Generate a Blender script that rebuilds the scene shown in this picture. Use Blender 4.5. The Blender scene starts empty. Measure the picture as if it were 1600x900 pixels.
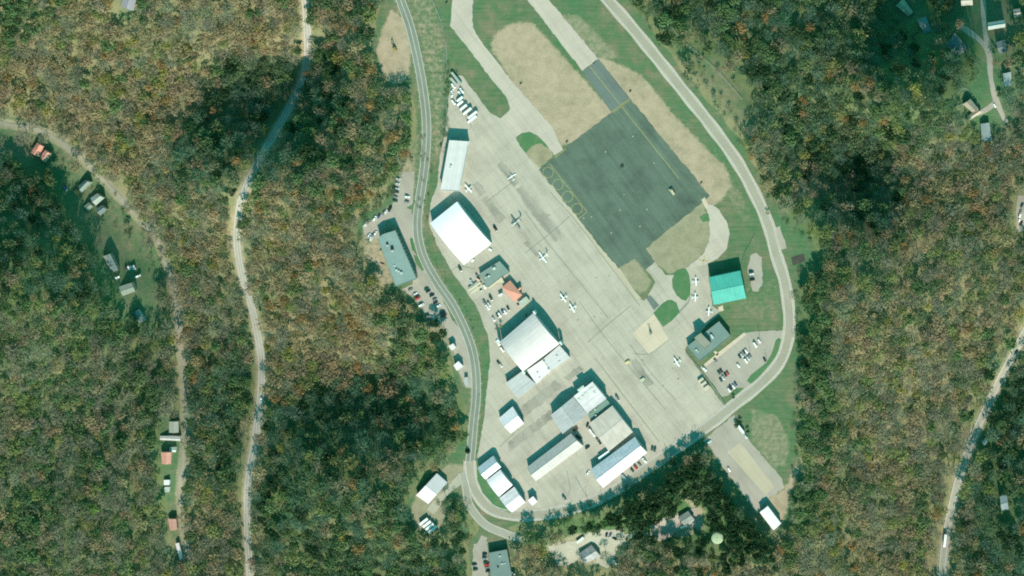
import bpy, bmesh, math, random, re
import numpy as np
from mathutils import Vector, Matrix
from mathutils.geometry import tessellate_polygon

RND = random.Random(11)
NR = np.random.default_rng(11)
SC = bpy.context.scene
COL = SC.collection
S = 0.6                                   # metres per photograph pixel on the plateau
HC, CX, CY = 2400.0, 360.0, 400.0         # height and plan position of the aerial camera

def g(px, py):
    return ((px - 800.0) * S, (450.0 - py) * S)

# ------------------------------------------------------------------ polygons
def poly_dist(X, Y, P):
    """signed distance to polygon P (metres, positive outside)"""
    P = np.asarray(P, float); n = len(P)
    d = np.full(X.shape, 1e18); ins = np.zeros(X.shape, bool)
    for i in range(n):
        ax, ay = P[i]; bx, by = P[(i + 1) % n]
        ex, ey = bx - ax, by - ay
        t = np.clip(((X - ax) * ex + (Y - ay) * ey) / (ex * ex + ey * ey + 1e-12), 0, 1)
        d = np.minimum(d, (X - ax - t * ex) ** 2 + (Y - ay - t * ey) ** 2)
        if ay != by:
            c = ((ay > Y) != (by > Y)) & (X < (bx - ax) * (Y - ay) / (by - ay) + ax)
            ins ^= c
    d = np.sqrt(d)
    return np.where(ins, -d, d)

def line_dist(X, Y, P):
    d = np.full(X.shape, 1e18)
    for (ax, ay), (bx, by) in zip(P[:-1], P[1:]):
        ex, ey = bx - ax, by - ay
        t = np.clip(((X - ax) * ex + (Y - ay) * ey) / (ex * ex + ey * ey + 1e-12), 0, 1)
        d = np.minimum(d, (X - ax - t * ex) ** 2 + (Y - ay - t * ey) ** 2)
    return np.sqrt(d)

def sstep(a, b, x):
    t = np.clip((x - a) / (b - a), 0, 1)
    return t * t * (3 - 2 * t)

# ------------------------------------------------------------------ terrain
AIRPORT = [(628,-60),(600,10),(586,30),(580,75),(596,118),(630,135),(648,150),(650,205),(646,240),(625,260),(616,282),(600,312),(562,346),
 (556,362),(568,402),(588,432),(603,458),(636,462),(652,492),(668,512),(688,522),(697,548),(702,578),(718,604),(730,640),(728,682),
 (700,724),(678,736),(646,770),(636,792),(640,818),(660,836),(688,826),(700,802),(714,778),(726,792),(746,818),(748,832),(733,850),
 (735,960),(805,960),(802,860),(812,838),(790,824),(830,816),(862,810),(940,792),(1010,764),(1070,714),(1092,697),(1110,712),(1140,765),
 (1180,815),(1205,838),(1226,826),(1236,780),(1256,720),(1245,700),(1245,600),(1250,520),(1250,450),(1275,402),(1265,370),(1215,325),
 (1152,210),(1100,150),(1050,90),(985,0),(950,-60)]
AIR_W = [g(*p) for p in AIRPORT]
CTRL = [(0,0,-20),(150,50,-25),(300,60,-32),(420,60,-50),(560,60,-22),(400,120,-66),(440,165,-56),(330,160,-56),(470,115,-60),
 (420,295,-8),(340,295,-16),(505,235,-8),(250,262,-40),(540,150,-12),(480,380,-14),(520,480,-24),(430,470,-34),(600,520,-16),
 (580,745,-3),(480,742,-10),(680,712,-2),(580,592,-46),(480,612,-44),(660,604,-26),(450,850,-20),(600,860,-10),
 (390,600,-44),(390,450,-40),(376,330,-24),(388,750,-34),(390,880,-35),(285,600,-58),(270,430,-60),(200,320,-58),(100,230,-52),(0,200,-46),(290,850,-54),
 (50,400,2),(120,475,-12),(0,420,6),(60,250,-52),(130,340,-58),(180,420,-58),(100,600,-15),(0,700,0),(150,850,-10),(200,700,-35),(0,900,0),
 (1300,100,-25),(1200,50,-15),(1400,50,-62),(1500,40,-44),(1400,165,2),(1480,150,-8),(1350,400,6),(1290,378,4),(1350,235,-58),(1300,240,-40),(1450,300,-20),(1550,200,-20),
 (1550,60,-24),(1610,330,-15),(1500,450,-10),(1400,600,-10),(1300,700,-8),(1300,850,-8),(1500,700,-28),(1480,850,-30),(1560,560,-26),
 (1610,810,0),(1575,620,-34),(1100,880,-10),(1000,880,-12),(900,890,-10),(800,450,0),(1000,300,0),(1100,600,0),(700,100,0),(700,700,0),(1000,100,0)]
_c = np.array([[*g(a, b), h] for a, b, h in CTRL])
def _phi(r): return np.where(r > 1e-9, r * r * np.log(np.maximum(r, 1e-9)), 0)
_q = _c[:, :2] / 200.0
_K = _phi(np.linalg.norm(_q[:, None] - _q[None], axis=2)) + np.eye(len(_q)) * 0.006
_P = np.c_[np.ones(len(_q)), _q]
_A = np.block([[_K, _P], [_P.T, np.zeros((3, 3))]])
_w = np.linalg.solve(_A, np.r_[_c[:, 2], 0, 0, 0])
GXI = np.arange(-618, 618.1, 1.5); GYI = np.arange(-402, 402.1, 1.5)
GX = np.r_[-2600, -1300, -800, GXI, 800, 1300, 2600]
GY = np.r_[-2600, -1300, -700, GYI, 700, 1300, 2600]
def _tps(X, Y):
    X = np.clip(X, -640, 640) / 200; Y = np.clip(Y, -420, 420) / 200
    z = _w[-3] + _w[-2] * X + _w[-1] * Y
    for (qx, qy), w in zip(_q, _w): z = z + w * _phi(np.hypot(X - qx, Y - qy))
    return z
MX, MY = np.meshgrid(GX, GY)
_far = poly_dist(MX, MY, AIR_W)
HZ = _tps(MX, MY)
HZ = np.clip(HZ, -85, 14) * 0.92 * sstep(0, 48, _far)
_und = 1.2 * np.sin(MX / 17 + 1.3 * np.sin(MY / 23)) * np.sin(MY / 19 + 1.7 * np.sin(MX / 29))
HZ = HZ + _und * sstep(10, 60, _far)

def hgt(x, y):
    x = np.asarray(x, float); y = np.asarray(y, float)
    i = np.clip(np.searchsorted(GX, x) - 1, 0, len(GX) - 2); j = np.clip(np.searchsorted(GY, y) - 1, 0, len(GY) - 2)
    u = np.clip((x - GX[i]) / (GX[i + 1] - GX[i]), 0, 1); v = np.clip((y - GY[j]) / (GY[j + 1] - GY[j]), 0, 1)
    return (HZ[j, i] * (1 - u) + HZ[j, i + 1] * u) * (1 - v) + (HZ[j + 1, i] * (1 - u) + HZ[j + 1, i + 1] * u) * v

def at_z(px, py, z):
    gx, gy = g(px, py); k = z / HC
    return (gx + (CX - gx) * k, gy + (CY - gy) * k)
def on_ground(px, py, up=0.0):
    z = 0.0
    for _ in range(30):
        x, y = at_z(px, py, z + up)
        z += 0.6 * (float(hgt(x, y)) - z)
    return x, y, z
def to_px(x, y, z):
    k = HC / (HC - z)
    gx = CX + (x - CX) * k; gy = CY + (y - CY) * k
    return gx / S + 800, 450 - gy / S

# ------------------------------------------------------------------ materials
def nd(nt, typ, **kw):
    n = nt.nodes.new(typ)
    for k, v in kw.items(): setattr(n, k, v)
    return n
def new_mat(name):
    m = bpy.data.materials.new(name); m.use_nodes = True
    nt = m.node_tree; b = nt.nodes['Principled BSDF']
    b.inputs['Specular IOR Level'].default_value = 0.25
    return m, nt, b
def noise(nt, scale, detail=4, rough=0.6, coord=None, mapping=None):
    n = nd(nt, 'ShaderNodeTexNoise'); n.inputs['Scale'].default_value = scale
    n.inputs['Detail'].default_value = detail; n.inputs['Roughness'].default_value = rough
    if coord is not None: nt.links.new(coord, n.inputs['Vector'])
    return n
def ramp(nt, src, stops):
    r = nd(nt, 'ShaderNodeValToRGB'); e = r.color_ramp.elements
    while len(e) < len(stops): e.new(0.5)
    for el, (p, c) in zip(e, stops):
        el.position = p; el.color = (*c, 1) if len(c) == 3 else c
    nt.links.new(src, r.inputs[0]); return r
def mixc(nt, fac, a, b, mode='MIX'):
    m = nd(nt, 'ShaderNodeMix', data_type='RGBA', blend_type=mode)
    for sock, v in ((m.inputs[0], fac), (m.inputs[6], a), (m.inputs[7], b)):
        if hasattr(v, 'is_linked'): nt.links.new(v, sock)
        elif isinstance(v, (int, float)): sock.default_value = v
        else: sock.default_value = (*v, 1)
    return m.outputs[2]
def mul(c, k): return tuple(min(1, x * k) for x in c)

def mottled(name, col, var=0.12, scale=0.15, fine=2.0, rough=0.85, spec=0.25, objvar=0.0, metal=0.0):
    """a plain weathered surface: broad blotches plus fine grain"""
    m, nt, b = new_mat(name)
    co = nd(nt, 'ShaderNodeTexCoord').outputs['Object']
    n1 = noise(nt, scale, 5, 0.65, co); n2 = noise(nt, fine, 3, 0.7, co)
    r1 = ramp(nt, n1.outputs[0], [(0.25, mul(col, 1 - var)), (0.75, mul(col, 1 + var))])
    r2 = ramp(nt, n2.outputs[0], [(0.3, (1 - var * .7,) * 3), (0.7, (1 + 0 * var,) * 3)])
    c = mixc(nt, 1.0, r1.outputs[0], r2.outputs[0], 'MULTIPLY')
    if objvar:
        oi = nd(nt, 'ShaderNodeObjectInfo')
        rr = ramp(nt, oi.outputs['Random'], [(0, (1 - objvar,) * 3), (1, (1, 1, 1))])
        c = mixc(nt, 1.0, c, rr.outputs[0], 'MULTIPLY')
    nt.links.new(c, b.inputs['Base Color'])
    b.inputs['Roughness'].default_value = rough; b.inputs['Specular IOR Level'].default_value = spec
    b.inputs['Metallic'].default_value = metal
    return m

def metal_roof(name, col, ang, period=3.2, var=0.10, rough=0.5, rust=0.0):
    """ribbed sheet metal; ribs run along direction ang (degrees) in plan"""
    m, nt, b = new_mat(name)
    col = (min(.95, col[0] * 1.05), col[1] * .93, min(.95, col[2] * .99))
    geo = nd(nt, 'ShaderNodeNewGeometry').outputs['Position']
    mp = nd(nt, 'ShaderNodeMapping'); nt.links.new(geo, mp.inputs[0]); mp.inputs['Rotation'].default_value = (0, 0, -math.radians(ang))
    w = nd(nt, 'ShaderNodeTexWave', bands_direction='Y'); w.inputs['Scale'].default_value = 0.314 / period
    nt.links.new(mp.outputs[0], w.inputs['Vector'])
    st = nd(nt, 'ShaderNodeMapping'); nt.links.new(mp.outputs[0], st.inputs[0]); st.inputs['Scale'].default_value = (0.03, 0.5, 1)
    n1 = noise(nt, 1.0, 4, 0.6, st.outputs[0]); n2 = noise(nt, 0.12, 4, 0.6, geo)
    c1 = ramp(nt, n1.outputs[0], [(0.3, mul(col, 1 - var * 1.6)), (0.7, mul(col, 1 + var))]).outputs[0]
    c2 = ramp(nt, w.outputs[0], [(0.0, (0.93,) * 3), (0.22, (1, 1, 1))]).outputs[0]
    c = mixc(nt, 1.0, c1, c2, 'MULTIPLY')
    c3 = ramp(nt, n2.outputs[0], [(0.35, (1 - var * 1.2,) * 3), (0.65, (1, 1, 1))]).outputs[0]
    c = mixc(nt, 1.0, c, c3, 'MULTIPLY')
    nt.links.new(c, b.inputs['Base Color']); b.inputs['Roughness'].default_value = rough
    return m

def pavement(name, col, stain=0.25, ang=-53, joints=0.15, slab=(11, 7.5), seed=0.0):
    """concrete or asphalt in slabs with joints, oil stains and long wear streaks"""
    m, nt, b = new_mat(name)
    geo = nd(nt, 'ShaderNodeNewGeometry').outputs['Position']
    mp = nd(nt, 'ShaderNodeMapping'); nt.links.new(geo, mp.inputs[0]); mp.inputs['Rotation'].default_value = (0, 0, -math.radians(ang))
    mp.inputs['Location'].default_value = (seed, seed * 1.7, 0)
    st = nd(nt, 'ShaderNodeMapping'); nt.links.new(mp.outputs[0], st.inputs[0]); st.inputs['Scale'].default_value = (0.012, 0.22, 1)
    n1 = noise(nt, 1.0, 5, 0.6, st.outputs[0]); n2 = noise(nt, 0.035, 6, 0.6, mp.outputs[0]); n3 = noise(nt, 0.6, 4, 0.75, mp.outputs[0])
    c = ramp(nt, n2.outputs[0], [(0.3, mul(col, 1 - stain * .55)), (0.5, col), (0.75, mul(col, 1 + stain * .35))]).outputs[0]
    c = mixc(nt, 1.0, c, ramp(nt, n1.outputs[0], [(0.3, (1 - stain * .38,) * 3), (0.58, (1, 1, 1))]).outputs[0], 'MULTIPLY')
    c = mixc(nt, 1.0, c, ramp(nt, n3.outputs[0], [(0.25, (1 - stain * .45,) * 3), (0.6, (1, 1, 1))]).outputs[0], 'MULTIPLY')
    if joints:
        br = nd(nt, 'ShaderNodeTexBrick'); nt.links.new(mp.outputs[0], br.inputs['Vector'])
        br.offset = 0.0; br.inputs['Scale'].default_value = 1.0; br.inputs['Brick Width'].default_value = slab[0]; br.inputs['Row Height'].default_value = slab[1]
        br.inputs['Mortar Size'].default_value = 0.22; br.inputs['Mortar Smooth'].default_value = 0.3
        br.inputs['Color1'].default_value = (1, 1, 1, 1); br.inputs['Color2'].default_value = (0.965, 0.97, 0.965, 1); br.inputs['Mortar'].default_value = (1 - joints,) * 3 + (1,)
        c = mixc(nt, 1.0, c, br.outputs[0], 'MULTIPLY')
        vo = nd(nt, 'ShaderNodeTexVoronoi'); vo.inputs['Scale'].default_value = 0.028; nt.links.new(mp.outputs[0], vo.inputs['Vector'])
        c = mixc(nt, 1.0, c, ramp(nt, vo.outputs['Distance'], [(0.0, (0.72,) * 3), (0.045, (0.93,) * 3), (0.075, (1, 1, 1))]).outputs[0], 'MULTIPLY')
    nt.links.new(c, b.inputs['Base Color']); b.inputs['Roughness'].default_value = 0.9
    return m

def ground_material():
    m, nt, b = new_mat('ground')
    geo = nd(nt, 'ShaderNodeNewGeometry').outputs['Position']
    at = nd(nt, 'ShaderNodeAttribute', attribute_name='cover_shade')
    sp = nd(nt, 'ShaderNodeSeparateColor'); nt.links.new(at.outputs['Color'], sp.inputs[0])
    big = noise(nt, 0.028, 6, 0.68, geo); mid = noise(nt, 0.12, 6, 0.7, geo); fin = noise(nt, 0.9, 4, 0.75, geo)
    ed = noise(nt, 0.25, 5, 0.7, geo)
    def layer(base, attr, col, soft=0.5):
        a = nd(nt, 'ShaderNodeMath', operation='MULTIPLY_ADD'); nt.links.new(ed.outputs[0], a.inputs[0]); a.inputs[1].default_value = soft; a.inputs[2].default_value = -soft / 2
        s = nd(nt, 'ShaderNodeMath', operation='ADD'); nt.links.new(attr, s.inputs[0]); nt.links.new(a.outputs[0], s.inputs[1])
        mr = nd(nt, 'ShaderNodeMapRange', interpolation_type='SMOOTHSTEP'); mr.inputs['From Min'].default_value = 0.3; mr.inputs['From Max'].default_value = 0.7
        nt.links.new(s.outputs[0], mr.inputs[0])
        return mixc(nt, mr.outputs[0], base, col)
    floor = ramp(nt, mid.outputs[0], [(0.25, (0.17, 0.185, 0.105)), (0.42, (0.25, 0.23, 0.13)), (0.58, (0.30, 0.255, 0.145)), (0.78, (0.255, 0.245, 0.145))]).outputs[0]
    floor = mixc(nt, 1.0, floor, ramp(nt, big.outputs[0], [(0.38, (.68, .86, .72)), (0.6, (1, 1, 1))]).outputs[0], 'MULTIPLY')
    floor = mixc(nt, at.outputs['Alpha'], floor, mixc(nt, 1.0, floor, (.42, .72, .55), 'MULTIPLY'))  # alpha carries painted shade: darkens and greens the forest floor
    gr = ramp(nt, mid.outputs[0], [(0.25, (0.062, 0.15, 0.064)), (0.5, (0.085, 0.165, 0.08)), (0.75, (0.14, 0.175, 0.10))]).outputs[0]
    gb = ramp(nt, big.outputs[0], [(0.36, (0.9, 1, 0.95)), (0.5, (1.25, 1.0, 1.05)), (0.62, (1.95, 1.08, 1.3))]).outputs[0]
    gr = mixc(nt, 1.0, gr, gb, 'MULTIPLY')
    mp = nd(nt, 'ShaderNodeMapping'); nt.links.new(geo, mp.inputs[0]); mp.inputs['Rotation'].default_value = (0, 0, math.radians(53)); mp.inputs['Scale'].default_value = (.02, .55, 1)
    mw = noise(nt, 1.0, 3, 0.7, mp.outputs[0])
    gr = mixc(nt, 1.0, gr, ramp(nt, mw.outputs[0], [(0.3, (.80, .84, .82)), (0.5, (1, 1, 1)), (0.72, (1.3, 1.1, 1.15))]).outputs[0], 'MULTIPLY')
    sa = ramp(nt, mid.outputs[0], [(0.25, (0.29, 0.235, 0.155)), (0.5, (0.385, 0.305, 0.21)), (0.75, (0.455, 0.355, 0.25))]).outputs[0]
    sa = mixc(nt, 1.0, sa, ramp(nt, big.outputs[0], [(0.36, (.83, .87, .84)), (0.5, (1, 1, 1)), (0.64, (1.08, 1.06, 1.07))]).outputs[0], 'MULTIPLY')
    di = ramp(nt, mid.outputs[0], [(0.25, (0.21, 0.205, 0.13)), (0.5, (0.285, 0.26, 0.17)), (0.75, (0.35, 0.31, 0.215))]).outputs[0]
    c = layer(floor, sp.outputs[0], gr, 0.45)
    c = layer(c, sp.outputs[2], di, 0.8)
    c = layer(c, sp.outputs[1], sa, 1.05)
    c = mixc(nt, 1.0, c, ramp(nt, fin.outputs[0], [(0.25, (0.72,) * 3), (0.65, (1.05,) * 3)]).outputs[0], 'MULTIPLY')
    nt.links.new(c, b.inputs['Base Color']); b.inputs['Roughness'].default_value = 0.95; b.inputs['Specular IOR Level'].default_value = 0.1
    bp = nd(nt, 'ShaderNodeBump'); bp.inputs['Strength'].default_value = 0.5; bp.inputs['Distance'].default_value = 0.6
    nt.links.new(fin.outputs[0], bp.inputs['Height']); nt.links.new(bp.outputs[0], b.inputs['Normal'])
    return m

def leaf_material(name, attr=None, col=(0.1, 0.1, 0.05)):
    m, nt, b = new_mat(name)
    geo = nd(nt, 'ShaderNodeNewGeometry').outputs['Position']
    n = noise(nt, 0.35, 2, 0.6, geo)
    if attr:
        src = nd(nt, 'ShaderNodeAttribute', attribute_name=attr).outputs['Color']
    else:
        oi = nd(nt, 'ShaderNodeObjectInfo')
        src = ramp(nt, oi.outputs['Random'], [(0, mul(col, 0.78)), (1, mul(col, 1.2))]).outputs[0]
    c = mixc(nt, 1.0, src, ramp(nt, n.outputs[0], [(0.3, (0.92,) * 3), (0.7, (1.10,) * 3)]).outputs[0], 'MULTIPLY')
    nt.links.new(c, b.inputs['Base Color']); b.inputs['Roughness'].default_value = 0.8; b.inputs['Specular IOR Level'].default_value = 0.08
    tr = nd(nt, 'ShaderNodeBsdfTranslucent'); nt.links.new(c, tr.inputs[0])
    mx = nd(nt, 'ShaderNodeMixShader'); mx.inputs[0].default_value = 0.5
    out = nt.nodes['Material Output']
    nt.links.new(b.outputs[0], mx.inputs[1]); nt.links.new(tr.outputs[0], mx.inputs[2]); nt.links.new(mx.outputs[0], out.inputs[0])
    return m

M = {}
M['ground'] = ground_material()
M['concrete'] = pavement('apron concrete', (0.435, 0.382, 0.312), 0.34)
M['taxi'] = pavement('taxiway concrete', (0.465, 0.395, 0.33), 0.22, seed=9)
M['lot'] = pavement('grey lot asphalt', (0.355, 0.315, 0.26), 0.28, joints=0, seed=31)
M['palepad'] = pavement('pale concrete pad', (0.54, 0.435, 0.33), 0.14, seed=5)
M['buff'] = pavement('buff concrete pad', (0.44, 0.37, 0.275), 0.16, seed=15, joints=.06)
M['patch'] = pavement('grey patch', (0.335, 0.305, 0.25), 0.55, joints=0, seed=17)
M['asphalt'] = pavement('dark sealed asphalt', (0.108, 0.148, 0.112), 0.6, ang=-53, joints=0.0, seed=3)
M['asphalt2'] = pavement('older asphalt', (0.135, 0.165, 0.145), 0.3, joints=0.0, seed=23)
M['road'] = pavement('road asphalt', (0.20, 0.215, 0.175), 0.25, joints=0, seed=41)
M['paleroad'] = pavement('worn pale road', (0.315, 0.295, 0.24), 0.25, joints=0, seed=43)
M['gravel'] = pavement('gravel', (0.37, 0.345, 0.27), 0.3, joints=0, seed=47)
M['yellow'] = mottled('yellow paint', (0.40, 0.35, 0.13), 0.25, 0.5)
M['whitepaint'] = mottled('white paint', (0.62, 0.60, 0.50), 0.2, 0.5)
M['edgepaint'] = mottled('faded edge paint', (0.46, 0.455, 0.38), 0.2, 0.5)
M['laneroad'] = pavement('dull lane asphalt', (0.35, 0.325, 0.275), 0.25, joints=0, seed=51)
M['dirtroad'] = pavement('dull dirt lane', (0.30, 0.28, 0.215), 0.32, joints=0, seed=53)
M['stain'] = mottled('oil stain', (0.03, 0.045, 0.035), 0.4, 0.3)
M['joint'] = mottled('sealed crack', (0.20, 0.21, 0.16), 0.3, 0.3)
M['white_wall'] = mottled('white cladding', (0.68, 0.70, 0.66), 0.08)
M['grey_wall'] = mottled('grey cladding', (0.36, 0.42, 0.40), 0.1)
M['beige_wall'] = mottled('beige masonry', (0.5, 0.42, 0.3), 0.1)
M['dark_wall'] = mottled('dark brick', (0.16, 0.14, 0.11), 0.15)
M['teal_wall'] = mottled('green cladding', (0.10, 0.34, 0.28), 0.1)
M['glass'] = mottled('dark window glass', (0.02, 0.035, 0.04), 0.1, rough=0.12, spec=0.6)
M['door'] = mottled('door panel', (0.4, 0.45, 0.43), 0.12)
M['black'] = mottled('black rubber', (0.02, 0.022, 0.022), 0.2)
M['steel'] = mottled('galvanised steel', (0.42, 0.44, 0.42), 0.15, rough=0.45)
M['trunk'] = mottled('bark', (0.20, 0.185, 0.145), 0.25, objvar=0.3)
M['pole'] = mottled('weathered pole wood', (0.10, 0.085, 0.06), 0.2)
M['unit'] = mottled('pale rooftop unit', (0.5, 0.53, 0.48), 0.12)

# ------------------------------------------------------------------ object helpers
def link(o, parent=None):
    COL.objects.link(o)
    if parent is not None: o.parent = parent
    return o
def tag(o, label=None, cat=None, group=None, kind=None):
    if label: o['label'] = label
    if cat: o['category'] = cat
    if group: o['group'] = group
    if kind: o['kind'] = kind
    return o
def thing(name, label, cat, loc=(0, 0, 0), rz=0.0, group=None):
    o = bpy.data.objects.new(name, None); o.empty_display_size = 1
    o.location = loc; o.rotation_euler = (0, 0, rz)
    return tag(link(o), label, cat, group)
class MB:
    """collects shapes into one mesh"""
    def __init__(s): s.v = []; s.f = []
    def add(s, vs, fs):
        k = len(s.v); s.v += [tuple(map(float, v)) for v in vs]; s.f += [tuple(i + k for i in f) for f in fs]; return s
    def box(s, c, d, rz=0.0, taper=1.0):
        cx, cy, cz = c; x, y, z = d[0] / 2, d[1] / 2, d[2] / 2; cr, sr = math.cos(rz), math.sin(rz); vs = []
        for sz, t in ((-z, 1.0), (z, taper)):
            for sx, sy in ((-x, -y), (x, -y), (x, y), (-x, y)):
                a, b_ = sx * t, sy * t; vs.append((cx + a * cr - b_ * sr, cy + a * sr + b_ * cr, cz + sz))
        return s.add(vs, [(3, 2, 1, 0), (4, 5, 6, 7), (0, 1, 5, 4), (1, 2, 6, 5), (2, 3, 7, 6), (3, 0, 4, 7)])
    def prism(s, pts, z0, z1):
        n = len(pts); area = sum(pts[i][0] * pts[(i + 1) % n][1] - pts[(i + 1) % n][0] * pts[i][1] for i in range(n))
        if area < 0: pts = pts[::-1]
        vs = [(x, y, z0) for x, y in pts] + [(x, y, z1) for x, y in pts]
        return s.add(vs, [tuple(range(n))[::-1], tuple(range(n, 2 * n))] + [(i, (i + 1) % n, n + (i + 1) % n, n + i) for i in range(n)])
    def tube(s, a, b, r0, r1=None, n=8, caps=True):
        r1 = r0 if r1 is None else r1; a = Vector(a); b = Vector(b); d = (b - a).normalized()
        u = d.orthogonal().normalized(); w = d.cross(u); vs = []
        for c, r in ((a, r0), (b, r1)):
            for i in range(n):
                t = 2 * math.pi * i / n; vs.append(c + (u * math.cos(t) + w * math.sin(t)) * r)
        fs = [(i, (i + 1) % n, n + (i + 1) % n, n + i) for i in range(n)]
        if caps: fs += [tuple(range(n))[::-1], tuple(range(n, 2 * n))]
        return s.add(vs, fs)
    def loft(s, rings, cap=True):
        n = len(rings[0]); vs = [p for r in rings for p in r]; fs = []
        for k in range(len(rings) - 1):
            fs += [(k * n + i, k * n + (i + 1) % n, (k + 1) * n + (i + 1) % n, (k + 1) * n + i) for i in range(n)]
        if cap: fs += [tuple(range(n))[::-1], tuple(range((len(rings) - 1) * n, len(rings) * n))]
        return s.add(vs, fs)
    def mesh(s, name, mat, smooth=False):
        me = bpy.data.meshes.new(name); me.from_pydata(s.v, [], s.f); me.update()
        if mat is not None: me.materials.append(mat)
        bm = bmesh.new(); bm.from_mesh(me); bmesh.ops.recalc_face_normals(bm, faces=bm.faces); bm.to_mesh(me); bm.free()
        if smooth: me.polygons.foreach_set('use_smooth', [True] * len(me.polygons))
        return me
    def build(s, name, mat, parent=None, smooth=False):
        return link(bpy.data.objects.new(name, s.mesh(name, mat, smooth)), parent)
def children(o): return KIDS.get(o.name, [])
KIDS = {}
def kid(root, o):
    o.parent = root; KIDS.setdefault(root.name, []).append(o); return o
def copy_tree(o, parent=None):
    c = o.copy(); COL.objects.link(c)
    if parent is not None: c.parent = parent
    for ch in KIDS.get(o.name, []): copy_tree(ch, c)
    return c
def sheet(name, polys, mat, z, kind='structure', px=True, rough=0.0):
    """flat paved sheet(s) at height z above the plateau"""
    mb = MB()
    for p in (polys if isinstance(polys[0][0], (tuple, list)) else [polys]):
        P = [at_z(a, b, z) for a, b in p] if px else p
        if rough:
            Pn = []
            for (ax, ay), (bx, by) in zip(P, P[1:] + P[:1]):
                n = max(1, int(math.hypot(bx - ax, by - ay) / 3.0))
                for k in range(n): Pn.append((ax + (bx - ax) * k / n + (RND.uniform(-rough, rough) if k else 0), ay + (by - ay) * k / n + (RND.uniform(-rough, rough) if k else 0)))
            P = Pn
        for t in tessellate_polygon([[Vector((x, y, 0)) for x, y in P]]):
            mb.add([(P[i][0], P[i][1], z) for i in t], [(0, 1, 2)])
    o = mb.build(name, mat); me = o.data
    bm = bmesh.new(); bm.from_mesh(me); bmesh.ops.remove_doubles(bm, verts=bm.verts, dist=0.001)
    for f in bm.faces:
        if f.normal.z < 0: f.normal_flip()
    bm.to_mesh(me); bm.free()
    if kind: o['kind'] = kind
    return o
def spline(pts, step=2.0):
    P = [np.array(p, float) for p in pts]; P = [2 * P[0] - P[1]] + P + [2 * P[-1] - P[-2]]; out = []
    for i in range(1, len(P) - 2):
        n = max(2, int(np.linalg.norm(P[i + 1] - P[i]) / step))
        for k in range(n):
            t = k / n
            out.append(0.5 * (2 * P[i] + (P[i + 1] - P[i - 1]) * t + (2 * P[i - 1] - 5 * P[i] + 4 * P[i + 1] - P[i + 2]) * t * t + (3 * P[i] - P[i - 1] - 3 * P[i + 1] + P[i + 2]) * t ** 3))
    out.append(P[-2]); return out
def ribbon(name, line, width, mat, up, shift=0.0, dash=None, kind='structure', cross=4, wob=0.0, jit=0.3):
    """strip of given width following the ground; line = world xy points"""
    L = np.array(line); T = np.gradient(L, axis=0); T /= np.linalg.norm(T, axis=1)[:, None] + 1e-9; N = np.c_[-T[:, 1], T[:, 0]]
    mb = MB(); vs = []; fs = []; w = cross + 1; acc = 0.0
    for i in range(len(L)):
        wl = width * (1 + wob * math.sin(i * 0.37) + wob * RND.uniform(-1, 1) * jit)
        for k in range(w):
            o = shift + wl * (k / cross - 0.5); x, y = L[i] + N[i] * o
            vs.append((x, y, float(hgt(x, y)) + up))
        if i:
            acc += float(np.linalg.norm(L[i] - L[i - 1]))
            if dash and (acc % dash[0]) > dash[1]: continue
            fs += [((i - 1) * w + k, (i - 1) * w + k + 1, i * w + k + 1, i * w + k) for k in range(cross)]
    mb.add(vs, fs); o = mb.build(name, mat)
    me = o.data; bm = bmesh.new(); bm.from_mesh(me)
    for f in bm.faces:
        if f.normal.z < 0: f.normal_flip()
    bm.to_mesh(me); bm.free()
    if kind: o['kind'] = kind
    return o
def gpts(pts, step=2.0): return spline([on_ground(a, b)[:2] for a, b in pts], step)

# ------------------------------------------------------------------ roads (lines in photograph pixels)
R_WEST = gpts([(618,-30),(626,0),(640,40),(652,90),(661,140),(666,185),(666,225),(662,270),(656,310),(652,345),(654,375),(663,405),(682,440),(706,475),(724,510),(737,545),(743,580),(744,620),(740,660),(737,695),(734,725)])
R_LOOP = gpts([(734,720),(736,745),(746,772),(768,795),(800,804),(850,803),(905,791),(960,766),(1010,732),(1060,697),(1110,662),(1150,630),(1190,598),(1218,566),(1231,530),(1233,490),(1226,440),(1212,395),(1200,350),(1178,300),(1150,250),(1110,195),(1070,145),(1030,95),(985,40),(950,0),(925,-30)])
R_LOW = gpts([(722,738),(728,760),(732,785),(745,806),(762,822),(785,832),(806,840)])
R_LOW2 = gpts([(800,838),(832,847),(856,855),(870,864)])
R_VALLEY = gpts([(474,-25),(477,0),(480,50),(479,100),(466,140),(440,190),(408,245),(385,290),(374,330),(370,375),(377,425),(392,475),(404,530),(409,580),(406,630),(398,690),(388,750),(386,810),(389,870),(392,930)])
R_DIRT = gpts([(-25,190),(0,193),(45,199),(85,215),(125,245),(165,285),(205,328),(240,366),(258,405),(272,450),(280,510),(286,580),(291,650),(287,715),(282,770),(289,830),(300,900),(305,930)])
R_EAST = gpts([(1625,470),(1600,523),(1575,570),(1550,620),(1526,672),(1505,725),(1488,790),(1477,850),(1470,925)])
R_STREET = gpts([(1500,40),(1530,62),(1545,85),(1548,120),(1556,155),(1572,192)])
R_STREET2 = gpts([(1556,160),(1540,172),(1526,178)])
R_STREET3 = gpts([(1545,84),(1538,40),(1536,-10)])
R_ACCESS = gpts([(757,838),(748,860),(745,885),(748,930)])
R_BARN = gpts([(728,740),(710,757),(690,778),(672,800)])
R_SITE = gpts([(1197,352),(1208,375),(1212,400)])
R_EDGE = gpts([(1602,306),(1599,330),(1598,362)])
R_Y0 = gpts([(866,868),(890,862),(925,850),(955,842),(976,838)], 2); R_T0 = gpts([(1022,834),(1045,822),(1072,812),(1092,808)], 2)
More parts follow.
